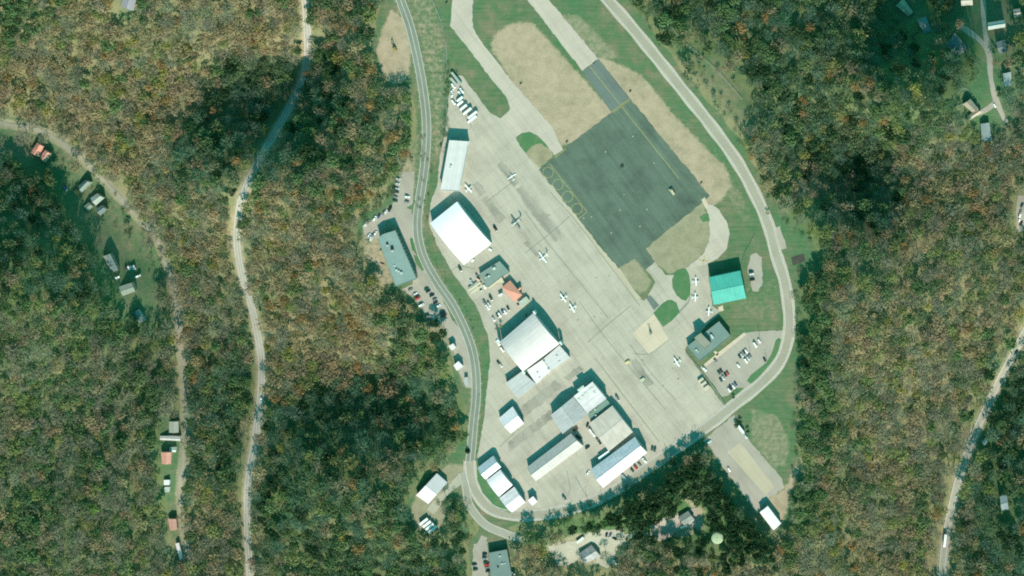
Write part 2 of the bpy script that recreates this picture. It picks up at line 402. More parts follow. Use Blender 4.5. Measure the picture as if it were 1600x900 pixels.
EXCLUDE_LINES = [(R_Y0, 11), (R_T0, 9), (R_EDGE, 8), (R_WEST, 9), (R_LOOP, 9), (R_LOW, 9), (R_VALLEY, 6.9), (R_DIRT, 3.5), (R_EAST, 8.0), (R_STREET, 6), (R_STREET2, 5), (R_STREET3, 5), (R_ACCESS, 6), (R_BARN, 7)]

# ------------------------------------------------------------------ ground sheet
def wpoly(P):
    out = []
    for a, b in P:
        out.append(on_ground(a, b)[:2])
    return out
CLEAR = [wpoly(p) for p in (
 [(-40,176),(50,183),(110,222),(150,258),(200,308),(240,358),(258,398),(272,440),(266,500),(232,512),(200,502),(172,432),(150,402),(128,362),(100,314),(66,268),(30,246),(-40,222)],
 [(248,648),(285,650),(295,720),(285,800),(300,880),(272,882),(255,780),(245,700)],
 [(1490,165),(1512,128),(1528,100),(1535,60),(1500,52),(1482,30),(1478,-30),(1620,-30),(1620,210),(1560,232),(1510,196)],
 [(1388,-20),(1450,-20),(1445,40),(1410,30)],
 [(866,850),(895,836),(940,828),(978,826),(972,858),(955,892),(905,898),(880,882)],
 [(1022,832),(1055,806),(1072,782),(1096,786),(1104,822),(1080,838)],
 [(1106,832),(1136,832),(1134,856),(1106,856)],
 [(185,-30),(222,-30),(205,36),(180,30)])]
SCRUB = wpoly([(1046,70),(1080,62),(1130,90),(1180,150),(1180,185),(1150,200),(1100,145)])
SAND = [[(768,72),(776,52),(800,38),(830,36),(846,52),(957,176),(893,223),(878,226),(800,128)],
 [(930,90),(950,94),(1000,118),(1020,140),(1060,190),(1095,225),(1130,258),(1142,288),(1133,304),(1115,320),(1100,320),(1080,290),(984,154)],
 [(1180,790),(1200,775),(1225,765),(1240,735),(1250,713),(1256,716),(1240,755),(1228,800),(1222,820)],
 [(568,352),(612,318),(624,266),(632,240),(650,236),(650,290),(640,340),(600,380),(618,440),(600,452),(575,420),(562,380)],
 [(646,112),(652,160),(656,230),(648,262),(640,262),(648,200)],
 [(1060,770),(1078,780),(1100,800),(1098,835),(1085,830),(1080,800)],
 [(866,850),(895,836),(940,828),(962,832),(950,860),(940,884),(905,896),(884,880)], [(1022,834),(1055,806),(1075,796),(1088,838),(1060,845)],
 [(600,46),(612,18),(630,30),(640,80),(636,122),(618,130),(598,112),(590,80)], [(634,-20),(676,-20),(695,60),(700,120),(695,220),(680,280),(672,240),(672,170),(660,90)]]
DIRT = [[(1004,384),(1098,312),(1104,335),(1110,355),(1108,380),(1096,400),(1072,419),(1046,428),(1024,412)],
 [(962,420),(992,402),(1020,440),(1012,452),(1000,460),(985,450)],
 [(598,40),(612,14),(630,30),(640,80),(636,125),(618,132),(596,112),(590,80)],
 [(690,776),(724,742),(735,725),(700,724),(650,770),(640,800),(650,830),(690,825),(700,800)],
 [(866,850),(895,836),(940,828),(960,832),(950,860),(930,890),(890,880)],
 [(1022,834),(1055,806),(1075,800),(1085,838),(1060,845)],
 [(805,212),(866,240),(843,264)], [(860,20),(905,20),(970,90),(950,98),(930,90)],
 [(640,450),(700,500),(742,560),(742,610),(722,606),(700,550),(660,500)],
 [(1172,636),(1216,646),(1238,690),(1230,730),(1205,735),(1170,690)], [(1140,440),(1216,430),(1222,505),(1150,500)], [(1110,215),(1150,280),(1180,340),(1160,350),(1120,290)]]
flatP = lambda P: [g(*p) for p in P]
NGX, NGY = len(GX), len(GY)
grass = sstep(4, -4, _far + 3 * np.sin(MX / 7) * np.sin(MY / 9))
for i_, P in enumerate(CLEAR): grass = np.maximum(grass, (.60, .62, .72, .6, .55, .5, .6, .5)[i_] * sstep(5, -5, poly_dist(MX, MY, P)))
grass = np.maximum(grass, 0.55 * sstep(8, -8, poly_dist(MX, MY, SCRUB)))
sand = np.zeros_like(MX); dirt = np.zeros_like(MX)
for i, P in enumerate(SAND): sand = np.maximum(sand, (.95, .95, 0.8, 0.6, 0.5, 0.75, .4, .4, 1.1, .42)[i] * sstep(7, -5, poly_dist(MX, MY, flatP(P))))
for i, P in enumerate(DIRT): dirt = np.maximum(dirt, (0.95, 0.8, .3, .8, .9, .9, .6, .55, .6, .5, .36, .42)[i] * sstep(4, -4, poly_dist(MX, MY, flatP(P))))
sand = np.maximum(sand, 0.55 * sstep(9, 5, line_dist(MX, MY, R_VALLEY[::2])))
sand = np.maximum(sand, 0.5 * sstep(9, 5, line_dist(MX, MY, R_EAST[::2])))
dirt = np.maximum(dirt, 0.7 * sstep(8, 3, line_dist(MX, MY, R_DIRT[::2])))
sand = np.maximum(sand, 0.42 * sstep(9.5, 5, line_dist(MX, MY, R_WEST[::2])))
shadef = np.zeros_like(MX)  # slope and woodland shade painted into the forest floor colour
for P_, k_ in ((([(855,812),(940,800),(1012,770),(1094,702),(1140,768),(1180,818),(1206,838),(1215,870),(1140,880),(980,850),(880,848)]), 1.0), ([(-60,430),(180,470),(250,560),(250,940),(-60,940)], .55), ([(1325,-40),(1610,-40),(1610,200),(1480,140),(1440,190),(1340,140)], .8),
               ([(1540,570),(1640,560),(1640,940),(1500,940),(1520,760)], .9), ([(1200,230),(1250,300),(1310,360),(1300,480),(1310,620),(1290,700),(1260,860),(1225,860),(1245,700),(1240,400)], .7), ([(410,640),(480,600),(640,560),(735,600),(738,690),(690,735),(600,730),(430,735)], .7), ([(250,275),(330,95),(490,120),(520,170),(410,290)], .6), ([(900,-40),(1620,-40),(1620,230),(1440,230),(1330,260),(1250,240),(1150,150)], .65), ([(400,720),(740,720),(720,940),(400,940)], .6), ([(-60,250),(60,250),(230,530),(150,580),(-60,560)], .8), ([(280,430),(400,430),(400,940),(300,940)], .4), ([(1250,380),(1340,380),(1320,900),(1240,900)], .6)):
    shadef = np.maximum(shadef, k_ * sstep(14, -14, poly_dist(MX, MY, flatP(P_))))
me = bpy.data.meshes.new('ground')
V = np.stack([MX, MY, HZ], -1).reshape(-1, 3).astype(np.float32)
me.vertices.add(len(V)); me.vertices.foreach_set('co', V.ravel())
idx = np.arange(NGX * NGY).reshape(NGY, NGX)
Q = np.stack([idx[:-1, :-1], idx[:-1, 1:], idx[1:, 1:], idx[1:, :-1]], -1).reshape(-1, 4)
me.loops.add(Q.size); me.loops.foreach_set('vertex_index', Q.ravel().astype(np.int32))
me.polygons.add(len(Q)); me.polygons.foreach_set('loop_start', np.arange(0, Q.size, 4, dtype=np.int32))
me.polygons.foreach_set('use_smooth', np.ones(len(Q), bool))
me.update(calc_edges=True)
ca = me.attributes.new('cover_shade', 'FLOAT_COLOR', 'POINT')
ca.data.foreach_set('color', np.stack([grass, sand, dirt, shadef], -1).astype(np.float32).ravel())
me.materials.append(M['ground'])
tag(link(bpy.data.objects.new('ground', me)), kind='structure')

# ------------------------------------------------------------------ pavements
z1, z2, z3, z4 = 0.05, 0.10, 0.15, 0.20
sheet('apron', [(702,142),(714,118),(722,118),(730,129),(750,155),(768,178),(782,185),(796,172),(806,214),(812,228),(843,263),(965,420),(985,450),(995,465),(1006,470),(1012,464),
 (1024,440),(1009,421),(1023,409),(1040,430),(1060,430),(1076,416),(1106,412),(1108,440),(1113,478),(1124,484),(1122,492),(1110,502),(1072,542),(1071,552),(1092,578),(1132,636),
 (1136,640),(1100,668),(1062,693),(1005,733),(955,766),(905,790),(850,802),(806,803),(800,795),(783,778),(762,752),(748,733),(746,715),(750,690),(756,655),(760,610),(766,565),(762,522),
 (742,474),(706,424),(682,382),(670,348),(672,318),(683,290),(688,240),(696,205),(700,170)], M['concrete'], z1, rough=.5)
sheet('taxiway', [[(709,-30),(707,0),(703,40),(735,80),(765,120),(790,150),(797,168),(793,180),(782,185),(806,214),(828,206),(852,224),(866,243),(880,234),(862,197),(800,127),(750,62),(739,43),(738,20),(741,-30)],
 [(1101,318),(1113,320),(1124,328),(1135,345),(1140,365),(1136,388),(1122,404),(1104,413),(1072,421),(1052,432),(1040,436),(1060,428),(1076,416),(1098,398),(1108,378),(1109,355),(1106,335)]], M['taxi'], z2, rough=.5)
sheet('runway', [(802,-30),(824,0),(910,111),(935,92),(858,0),(838,-30)], M['taxi'], z2, rough=.5)
sheet('runway_end', [(910,111),(935,92),(984,154),(956,176)], M['asphalt2'], z2, rough=.5)
sheet('asphalt_pad', [(842,265),(892,224),(985,154),(1109,306),(1103,312),(1009,388),(1023,409),(1009,421),(991,404),(966,420)], M['asphalt'], z2 + .02, rough=.8)
sheet('pad_verge', [(822,238),(830,242),(972,424),(990,452),(1002,466),(994,468),(976,444),(960,424)], M['buff'], z2 - .02)
sheet('asphalt_patch', [[(1009,465),(1016,461),(1030,477),(1022,485)]], M['asphalt2'], z3)
sheet('helicopter_pad', [(988,521),(1021,491),(1046,530),(1014,554)], M['palepad'], z2)
sheet('grass_island', [[(807,214),(815,208),(828,206),(840,212),(852,224),(864,242),(843,262),(825,243),(812,228)],
 [(1050,437),(1056,424),(1065,420),(1072,420),(1077,430),(1079,445),(1078,461),(1072,470),(1065,468),(1057,461),(1051,450)],
 [(1021,489),(1034,475),(1043,469),(1050,469),(1057,473),(1062,488),(1050,501),(1036,511)],
 [(1093,340),(1100,335),(1107,334),(1109,345),(1098,347)],
 [(744,718),(747,733),(762,753),(784,780),(803,800),(796,802),(772,790),(754,770),(746,750)]], None, z3)
island = bpy.data.objects['grass_island']
def lawn_material():
    m, nt, b = new_mat('lawn')
    geo = nd(nt, 'ShaderNodeNewGeometry').outputs['Position']
    mid = noise(nt, 0.1, 6, 0.7, geo); fin = noise(nt, 1.0, 4, .7, geo)
    c = ramp(nt, mid.outputs[0], [(0.3, (0.05, 0.15, 0.055)), (0.52, (0.08, 0.17, 0.075)), (0.75, (0.15, 0.185, 0.10))]).outputs[0]
    c = mixc(nt, 1.0, c, ramp(nt, fin.outputs[0], [(0.25, (0.75,) * 3), (0.65, (1.05,) * 3)]).outputs[0], 'MULTIPLY')
    nt.links.new(c, b.inputs['Base Color']); b.inputs['Roughness'].default_value = 0.95
    return m
M['lawn'] = lawn_material(); island.data.materials.append(M['lawn'])
M['dry'] = mottled('dry turf', (.30,.26,.165), .3, .12)
sheet('dry_turf', [(822,238),(832,228),(846,224),(857,232),(864,242),(843,262),(830,249)], M['dry'], z3 + .03, rough=1.2)
sheet('parking_lot', [[(624,268),(648,268),(646,300),(643,332),(650,345),(646,392),(668,432),(692,468),(704,495),(724,520),(740,545),(744,572),(742,606),(728,606),(716,578),(708,548),(690,506),(670,498),(655,476),(640,462),(625,452),(645,444),(640,410),(620,352),(604,345),(592,372),(574,374),(566,354),(612,325),(616,300),(620,285)],
 [(1094,574),(1165,520),(1188,518),(1230,516),(1232,536),(1220,560),(1196,592),(1172,612),(1160,606),(1150,606),(1138,618),(1128,620)],
 [(1172,400),(1182,395),(1190,402),(1192,440),(1184,456),(1176,455),(1168,420)],
 [(1148,648),(1098,688),(1108,697),(1127,727),(1184,802),(1200,778),(1226,762),(1222,748),(1150,664)],
 [(1205,357),(1219,353),(1229,388),(1217,391)],
 [(740,850),(762,846),(762,920),(735,920)], ], M['lot'], z1 + .02, rough=.7)
sheet('lot_median', [[(1167,595),(1173,586),(1197,567),(1206,552),(1212,532),(1216,528),(1224,531),(1225,540),(1213,567),(1197,588),(1176,602)],
 [(635,325),(646,318),(644,328)],[(640,372),(645,372),(648,392),(644,392)],[(646,398),(651,400),(663,420),(660,424),(650,412)]], M['lawn'], z2)
sheet('wash_pad', [(1136,706),(1157,691),(1210,760),(1196,774)], M['buff'], z2)
sheet('footpath', [[(1094,574),(1097,577),(1124,557),(1166,523),(1163,519),(1122,551)],[(1115,550),(1118,548),(1123,553),(1120,556)]], M['palepad'], z2 + .03)
sheet('play_court', [(1236,402),(1256,396),(1259,408),(1239,415)], mottled('court', (.06,.06,.045), .25), z1 + .02)
sheet('apron_patch', [[(777,258),(784,251),(812,285),(803,292)],[(806,296),(815,289),(878,364),(868,379),(838,345)],[(738,288),(747,283),(760,300),(748,308)],[(752,312),(760,306),(790,340),(780,350)],
 [(985,566),(993,560),(1022,600),(1010,606)],[(818,380),(824,376),(842,398),(838,402)],[(822,630),(868,594),(880,604),(800,668),(790,662)],[(795,690),(860,640),(868,650),(795,708)],[(880,590),(905,572),(912,578),(890,596)]], M['patch'], z1 + .03, rough=1.0)
# tarred cracks and drains across the apron
def crack(pts, w=0.45):
    return spline([g(*p) for p in pts], 6), w
for pts in ([(760,316),(784,297),(806,281)],[(820,396),(865,360),(890,338)],[(918,580-45),(950,507),(985,478)],[(984,538),(1020,586),(1056,625)],[(990,552),(1014,553),(1046,530)],[(704,424),(716,416),(742,420)],[(860,300),(905,352),(960,425),(1000,478)],[(905,470),(940,520),(985,575),(1040,640)],[(820,330),(850,372),(905,440),(950,497)],[(930,560),(980,625),(1030,690)],[(780,699),(800,680),(805,676)],[(838,748),(870,726),(915,690)],[(1062,487),(1076,472),(1078,465)]):
    ln, w = crack(pts); ribbon('pavement_crack', ln, w, M['joint'], z2 + .01, cross=1)
# roads
ribbon('road', R_VALLEY, 7.8, M['laneroad'], 0.22, wob=.08)
ribbon('road', R_DIRT, 3.8, M['dirtroad'], 0.2, wob=.35)
ribbon('road', R_EAST, 7.8, M['laneroad'], 0.22, wob=.04)
ribbon('road', R_WEST, 7.8, M['road'], 0.12)
ribbon('road_shoulder', R_LOOP, 11.8, M['taxi'], 0.115, wob=.05)
ribbon('road', R_LOOP, 8.8, M['paleroad'], 0.13)
ribbon('road', R_LOW2, 5.0, M['gravel'], 0.18, wob=.2)
ribbon('road', R_LOW, 8.4, M['paleroad'], 0.14)
for l, w in ((R_STREET, 5), (R_STREET2, 4.5), (R_STREET3, 4.5), (R_ACCESS, 6)): ribbon('street', l, w, M['lot'], 0.17, wob=.15)
ribbon('parking_lot', R_EDGE, 13, M['lot'], .17, wob=.1)
R_YARD = gpts([(866,868),(890,862),(925,850),(955,842),(976,838)], 2); R_YARD2 = gpts([(950,846),(948,866),(940,884)], 2); R_TANK = gpts([(1022,834),(1045,822),(1072,812),(1092,808)], 2)
ribbon('yard', R_YARD, 21, M['gravel'], .2, wob=.18, cross=12); ribbon('yard', R_YARD2, 15, M['gravel'], .24, wob=.2, cross=8); ribbon('yard', R_TANK, 17, M['lot'], .2, wob=.2, cross=10)
ribbon('track', gpts([(976,838),(1000,836),(1024,833)]), 4, M['gravel'], .16, wob=.25)
ribbon('track', R_BARN, 7, M['gravel'], 0.12, wob=.2)
for sh in (-4.0, 4.0): ribbon('road_marking', R_WEST, 0.6, M['edgepaint'], 0.18, shift=sh, cross=1)
ribbon('road_marking', R_WEST, 0.6, M['edgepaint'], 0.18, cross=1)
for sh in (-2.9, -1.3, 1.3, 2.9): ribbon('wheel_track', R_LOOP, 0.8, M['lot'], 0.16, shift=sh, cross=1, wob=.25)
for sh in (-3.9, 3.9): ribbon('road_marking', R_LOOP, 0.4, M['whitepaint'], 0.19, shift=sh, cross=1)
ribbon('road_marking', R_LOOP, 0.35, M['yellow'], 0.19, cross=1)
for sh in (-2.7, 2.7): ribbon('road_marking', R_VALLEY, 0.3, M['whitepaint'], 0.3, shift=sh, cross=1)
ribbon('road_marking', R_VALLEY, 0.3, M['whitepaint'], 0.3, cross=1)
for sh in (-3.2, 2.0): ribbon('road_marking', R_EAST, 0.4, M['whitepaint'], 0.3, shift=sh, cross=1)
ribbon('road_marking', R_EAST, 0.4, M['yellow'], 0.3, shift=-.5, cross=1)
for sh in (-3.2, 3.2): ribbon('road_marking', R_LOW, 0.3, M['whitepaint'], 0.2, shift=sh, cross=1)
# yellow paint on the asphalt pad
def pl(pts, w, step=3): ribbon('taxiway_marking', spline([g(*p) for p in pts], step), w, M['yellow'], 0.17, cross=1)
pl([(921,103),(975,171),(1061,279)], 0.45)
pl([(956,175),(984,154)], 0.5); pl([(957,177),(985,156)], 0.35)
pl([(867,246),(884,233)], 0.6)
pl([(859,256),(888,293),(917.5,331)], 0.4); pl([(917.5,331),(904,342)], 0.4)
for cx, cy in ((856.3,269.5),(871.8,288.3),(886.8,307),(901.5,326.3)):
    pl([(cx + 8.2 * math.cos(t), cy + 8.2 * math.sin(t)) for t in np.linspace(0, 2 * math.pi, 33)], 0.4, 1)
pl([(1092,406),(1107,408)], 0.9); pl([(1101,400),(1098,413)], 0.9)
for (px, py, r) in ((972,259,3.2),(934,304,.9),(1004,563,1.4),(1060,592,1.5),(1051,576,.8),(1037,602,.9),(1031,603,.6),(1033,607,.7),(932,434,1),(952,431,.8),(939,490,1),(903,500,1),(929,495,1),(858,336,1)):
    n = 14; sheet('pavement_stain', [(px + r * (1 + .4 * RND.uniform(-1, 1)) * math.cos(2 * math.pi * i / n), py + r * (1 + .4 * RND.uniform(-1, 1)) * math.sin(2 * math.pi * i / n)) for i in range(n)], M['stain'] if r > 2 else M['joint'], 0.165)
for (px, py) in ((946,237),(1022,255),(975,304),(969,328),(1011,327),(1000,354),(955,364),(912,341),(924,339),(989,213)):
    n = 9; sheet('pavement_stain', [(px + 1.1 * (1 + .5 * RND.uniform(-1, 1)) * math.cos(2 * math.pi * i / n), py + 1.1 * (1 + .5 * RND.uniform(-1, 1)) * math.sin(2 * math.pi * i / n)) for i in range(n)], M['buff'], 0.165)
sheet('concrete_stub', [[(1096,312),(1101,308),(1108,322),(1103,327)],[(1122,480),(1129,477),(1131,485),(1124,487)]], M['palepad'], 0.16)

# ------------------------------------------------------------------ buildings
def inset(P, d):
    c = (sum(p[0] for p in P) / len(P), sum(p[1] for p in P) / len(P)); out = []
    n = len(P); a = sum(P[i][0] * P[(i + 1) % n][1] - P[(i + 1) % n][0] * P[i][1] for i in range(n)); s = 1 if a > 0 else -1
    for i in range(n):
        p0, p1, p2 = Vector(P[i - 1]), Vector(P[i]), Vector(P[(i + 1) % n])
        e1 = (p1 - p0).normalized(); e2 = (p2 - p1).normalized()
        n1 = Vector((-e1.y, e1.x)) * s; n2 = Vector((-e2.y, e2.x)) * s
        k = 1 + n1.dot(n2); out.append(tuple(p1 + (n1 + n2) * (d / max(k, .3))))
    return out
def building(name, label, cat, corners, H, kind='flat', rise=2.5, wall='grey_wall', roof=None, over=0.35, doors=(), wins=(), units=(), parapet=0.0, group=None, roof_label=None, base=None, ridge_cap=True, into=None):
    """corners: eave corners as seen in the photograph; a ridge or vault axis runs parallel to corner 0 -> corner 1"""
    cpx = sum(c[0] for c in corners) / len(corners); cpy = sum(c[1] for c in corners) / len(corners)
    zb = on_ground(cpx, cpy, H)[2] if base is None else base
    E = [at_z(a, b, zb + H) for a, b in corners]
    ox = sum(p[0] for p in E) / len(E); oy = sum(p[1] for p in E) / len(E)
    if into is not None: ox, oy = into.location.x, into.location.y
    E = [(x - ox, y - oy) for x, y in E]
    low = min(float(hgt(x + ox, y + oy)) for x, y in E) - zb
    root = thing(name, label, cat, (ox, oy, zb), 0, group) if into is None else into
    Wl = inset(E, over); n = len(E); foot = min(low - 0.6, -0.4)
    roof = roof or M['grey_wall']; wm = M[wall] if isinstance(wall, str) else wall
    w = MB(); r = MB()
    if kind == 'flat':
        w.prism(Wl, foot, H - 0.25)
        r.prism(E, H - 0.25, H)
        if parapet:
            I = inset(E, 0.35)
            for i in range(n):
                j = (i + 1) % n
                r.add([(*E[i], H + .003), (*E[j], H + .003), (*I[j], H + .003), (*I[i], H + .003), (*E[i], H + parapet), (*E[j], H + parapet), (*I[j], H + parapet), (*I[i], H + parapet)],
                      [(0, 1, 5, 4), (1, 2, 6, 5), (2, 3, 7, 6), (3, 0, 4, 7), (4, 5, 6, 7)])
    else:
        A, B, Cc, D = [Vector(p) for p in E]; a, b_, c, d = [Vector(p) for p in Wl]
        steps = {'gable': 2, 'arch': 12, 'hip': 2, 'shed': 1}[kind]
        def prof(t):
            return rise * (1 - abs(2 * t - 1)) if kind in ('gable', 'hip') else rise * (1 - (2 * t - 1) ** 2) if kind == 'arch' else rise * t
        if kind == 'hip':
            L = (B - A).length; Wd = (D - A).length; k = min(0.48, 0.5 * Wd / L)
            m1 = (A + D) / 2; m2 = (B + Cc) / 2; r1 = m1.lerp(m2, k); r2 = m1.lerp(m2, 1 - k)
            r.add([(*A, H), (*B, H), (*Cc, H), (*D, H), (*r1, H + rise), (*r2, H + rise), (*A, H - .25), (*B, H - .25), (*Cc, H - .25), (*D, H - .25)],
                  [(0, 1, 5, 4), (1, 2, 5), (2, 3, 4, 5), (3, 0, 4), (6, 7, 1, 0), (7, 8, 2, 1), (8, 9, 3, 2), (9, 6, 0, 3), (9, 8, 7, 6)])
            w.prism(Wl, foot, H - .25)
        else:
            top = []; bot = []; gw = []
            for i in range(steps + 1):
                t = i / steps; z = H + prof(t)
                top.append(((*A.lerp(D, t), z), (*B.lerp(Cc, t), z))); bot.append(((*A.lerp(D, t), z - .3), (*B.lerp(Cc, t), z - .3)))
            vs = [p for q in top for p in q] + [p for q in bot for p in q]; m = 2 * (steps + 1); fs = []
            for i in range(steps):
                fs += [(2 * i, 2 * i + 1, 2 * i + 3, 2 * i + 2), (m + 2 * i, m + 2 * i + 2, m + 2 * i + 3, m + 2 * i + 1),
                       (2 * i, 2 * i + 2, m + 2 * i + 2, m + 2 * i), (2 * i + 1, m + 2 * i + 1, m + 2 * i + 3, 2 * i + 3)]
            fs += [(0, m, m + 1, 1), (2 * steps, 2 * steps + 1, m + 2 * steps + 1, m + 2 * steps)]
            r.add(vs, fs)
            nv = steps + 1
            tw = [((d - a).length, i / steps) for i in range(nv)]
            va = [(*a.lerp(d, i / steps), H + prof(i / steps) - .36) for i in range(nv)]; vb = [(*b_.lerp(c, i / steps), H + prof(i / steps) - .36) for i in range(nv)]
            vs = va + vb + [(*a, foot), (*d, foot), (*b_, foot), (*c, foot)]
            w.add(vs, [tuple(range(nv)) + (2 * nv + 1, 2 * nv), tuple(range(nv, 2 * nv))[::-1] + (2 * nv + 2, 2 * nv + 3),
                       (0, 2 * nv, 2 * nv + 2, nv), (nv - 1, 2 * nv - 1, 2 * nv + 3, 2 * nv + 1)] + [(i, nv + i, nv + i + 1, i + 1) for i in range(nv - 1)])
    if into is None: w.build('wall', wm, root); ro = r.build('roof', roof, root)
    else:
        root = w.build(name, wm, root); ro = r.build('roof', roof, root)
        if label: root['label'] = label
    if roof_label: ro['label'] = roof_label
    if kind == 'gable' and ridge_cap:
        m1 = (A + D) / 2; m2 = (B + Cc) / 2; rc = MB(); rc.tube((*m1, H + rise + .02), (*m2, H + rise + .02), .16, n=6); rc.build('ridge_cap', roof, ro)
    Wc = Vector((sum(p[0] for p in Wl) / n, sum(p[1] for p in Wl) / n))
    def panel(i, t0, t1, za, zc, nm, mt, th=.12, par=root):
        p = Vector(Wl[i]); q = Vector(Wl[(i + 1) % n]); u = q - p; nn = Vector((u.y, -u.x)).normalized()
        if nn.dot((p + q) / 2 - Wc) < 0: nn = -nn
        x0 = p + u * t0; x1 = p + u * t1; mb = MB()
        mb.add([(*(x0 - nn * .05), za), (*(x1 - nn * .05), za), (*(x1 + nn * th), za), (*(x0 + nn * th), za), (*(x0 - nn * .05), zc), (*(x1 - nn * .05), zc), (*(x1 + nn * th), zc), (*(x0 + nn * th), zc)],
               [(3, 2, 1, 0), (4, 5, 6, 7), (0, 1, 5, 4), (1, 2, 6, 5), (2, 3, 7, 6), (3, 0, 4, 7)])
        return mb.build(nm, mt, par)
    for (i, f, h) in doors: panel(i, .5 - f / 2, .5 + f / 2, 0.05, h, 'hangar_door' if h > 3.2 else 'door', M['door'])
    for (i, k, za, zc) in wins:
        for j in range(k):
            c = (j + .5) / k; panel(i, c - .3 / k, c + .3 / k, za, zc, 'window', M['glass'], .08)
    if into is not None: return into
    for u in units:
        ux, uy, sx, sy, sh = u[:5]; an = math.radians(u[5]) if len(u) > 5 else math.radians(37)
        x, y = at_z(ux, uy, zb + H + sh); mb = MB(); mb.box((x - ox, y - oy, H + sh / 2 + .01), (sx, sy, sh), an); mb.box((x - ox, y - oy, H + sh + .08), (sx * .6, sy * .6, .12), an)
        mb.build('rooftop_unit', u[6] if len(u) > 6 else M['unit'], root)
    return root
rf = {}
def mr(key, col, ang, **kw):
    if key not in rf: rf[key] = metal_roof(key, col, ang, **kw)
    return rf[key]
WHITE = (.78, .79, .76); PALE = (.50, .53, .49); GREY = (.34, .38, .355)
gravel_roof = lambda n, c, v=.14: mottled(n, c, v, .12, 1.5)
# --- hangars and workshops west of the apron
building('hangar', 'long pale grey flat roofed hangar with a bright white east front', 'hangar',
 [(702,219),(732,221),(717,299),(688,297.5)], 8.0, 'flat', wall='white_wall', roof=mr('north roof', (.56,.59,.54), 80, period=9, var=.06), parapet=.3, doors=[(1,.8,6)], wins=[(0,4,3,4.5)], units=[(704.5,259,1.6,1.6,.9),(703,262,.8,.8,.6)])
building('hangar', 'large vaulted hangar with a dazzling white roof facing the aircraft apron', 'hangar',
 [(672,348.8),(714,315),(767.5,380.5),(725,413.5)], 8.0, 'arch', rise=4.2, wall=mottled('blue grey cladding', (.42,.52,.52), .06), roof=mr('white vault', (.92,.92,.91), 37, var=.03), doors=[(1,.8,7)], wins=[(3,8,1.2,2.4)])
bigh = building('hangar', 'broad vaulted hangar with cream ribbed roof and pylons at its corners', 'hangar',
 [(781.5,534),(833.5,489),(874,537.5),(817,580.5)], 8.6, 'arch', rise=3.6, wall='grey_wall', roof=mr('off white vault', (.63,.62,.565), 37, var=.08), doors=[(1,.9,7.5)], wins=[(0,7,1.2,2.6)])
building('annex', 'pale grey flat annex at the east corner of the cream vaulted hangar', 'annex',
 [(874,539.5),(891,559),(861,579),(848,561.5)], 4.6, 'flat', wall='white_wall', roof=mr('annex pale', (.54,.57,.53), 37, var=.06), doors=[(1,.3,3)], wins=[(0,3,1,2.4)], units=[(870,556,1.5,.8,.7),(874,565,1.6,.5,.5)])
building('annex', 'white flat annex between the grey annexes along the south side of the vaulted hangar', 'annex',
 [(847.5,562),(860.5,579.3),(838,600),(823,578.5)], 4.8, 'flat', wall='white_wall', roof=mr('annex white', (.70,.70,.66), 37, var=.05), doors=[(1,.4,3.4)], units=[(840,582,1.8,.7,.6),(843,590,1.6,.6,.5),(850,565,1.4,1,.9),(857,577,1.2,1.2,.9)])
building('workshop', 'low grey shed roof at the south corner of the cream vaulted hangar', 'workshop',
 [(789.5,599),(815,580.5),(837,599.5),(810.5,623)], 5.6, 'flat', wall='grey_wall', roof=mr('shed grey', (.46,.50,.465), 37), doors=[(3,.4,3.6)], wins=[(0,4,1,2)])
building('shed', 'small white gabled shed standing alone in the pavement by the western road', 'shed',
 [(779,654),(801,635),(818.5,661.5),(798,677)], 5.0, 'gable', rise=2.8, wall='grey_wall', roof=mr('white gable', (.72,.74,.72), 127, var=.05), doors=[(1,.5,4)], wins=[(2,3,1,2)])
patched = metal_roof('patched white roof', (.66,.66,.62), 37, period=2.2, var=.12)
building('hangar', 'white flat roofed hangar with grey repair patches, highest part of the workshop cluster', 'hangar',
 [(896,619.5),(925.5,596.5),(948,623.5),(917.5,646.5)], 8.6, 'flat', wall='grey_wall', roof=patched, doors=[(1,.8,7)], wins=[(0,4,2,3.5)], parapet=.2,
 units=[(908,607.5,7,3,.12,37,M['unit']),(915,614,4,2,.1,37,M['unit']),(905,624,2.4,2.4,.2,37,M['unit']),(911,619,2.2,2,.2,37,M['unit']),(924,607,4.5,2.2,.15,37,M['unit']),(929,613,2.5,3,.15,37,M['unit'])])
building('workshop', 'grey gabled workshop with a pale ridge line, joined to the patched white hangar', 'workshop',
 [(895.5,620.3),(917.3,647.2),(879,678),(860.5,648.6)], 7.0, 'gable', rise=2.0, wall='grey_wall', roof=mr('bay grey a', (.38,.42,.395), 37), doors=[(3,.4,4)], wins=[(2,4,1,2.2)])
building('workshop', 'low workshop with dark green flat roof wedged against the patched white hangar', 'workshop',
 [(918.5,647.5),(948,624.5),(956,633.5),(923.5,657.5)], 4.2, 'flat', wall='grey_wall', roof=gravel_roof('dark green roof', (.16,.24,.20)), units=[(930,640,1.6,1.4,1.2),(931,649,1.4,1.4,1)])
building('hall', 'beige gabled hall between the dark green roof and the long white-sloped hangar', 'hall',
 [(920.8,661.5),(956.5,633.8),(989,675),(951.5,705.5)], 6.6, 'gable', rise=1.5, wall='grey_wall', roof=mr('beige roof', (.49,.475,.39), 127, period=1.6), doors=[(1,.6,5)], wins=[(3,3,1,2.4)])
building('hangar', 'long grey gabled hangar standing alone in the middle of the southern yard', 'hangar',
 [(823,730.5),(892,677.3),(911.5,697),(837.3,752)], 5.2, 'gable', rise=2.8, wall='grey_wall', roof=mr('long grey gable', (.43,.44,.395), 127, var=.07), doors=[(1,.6,4.6)], wins=[(2,10,1,2.2)])
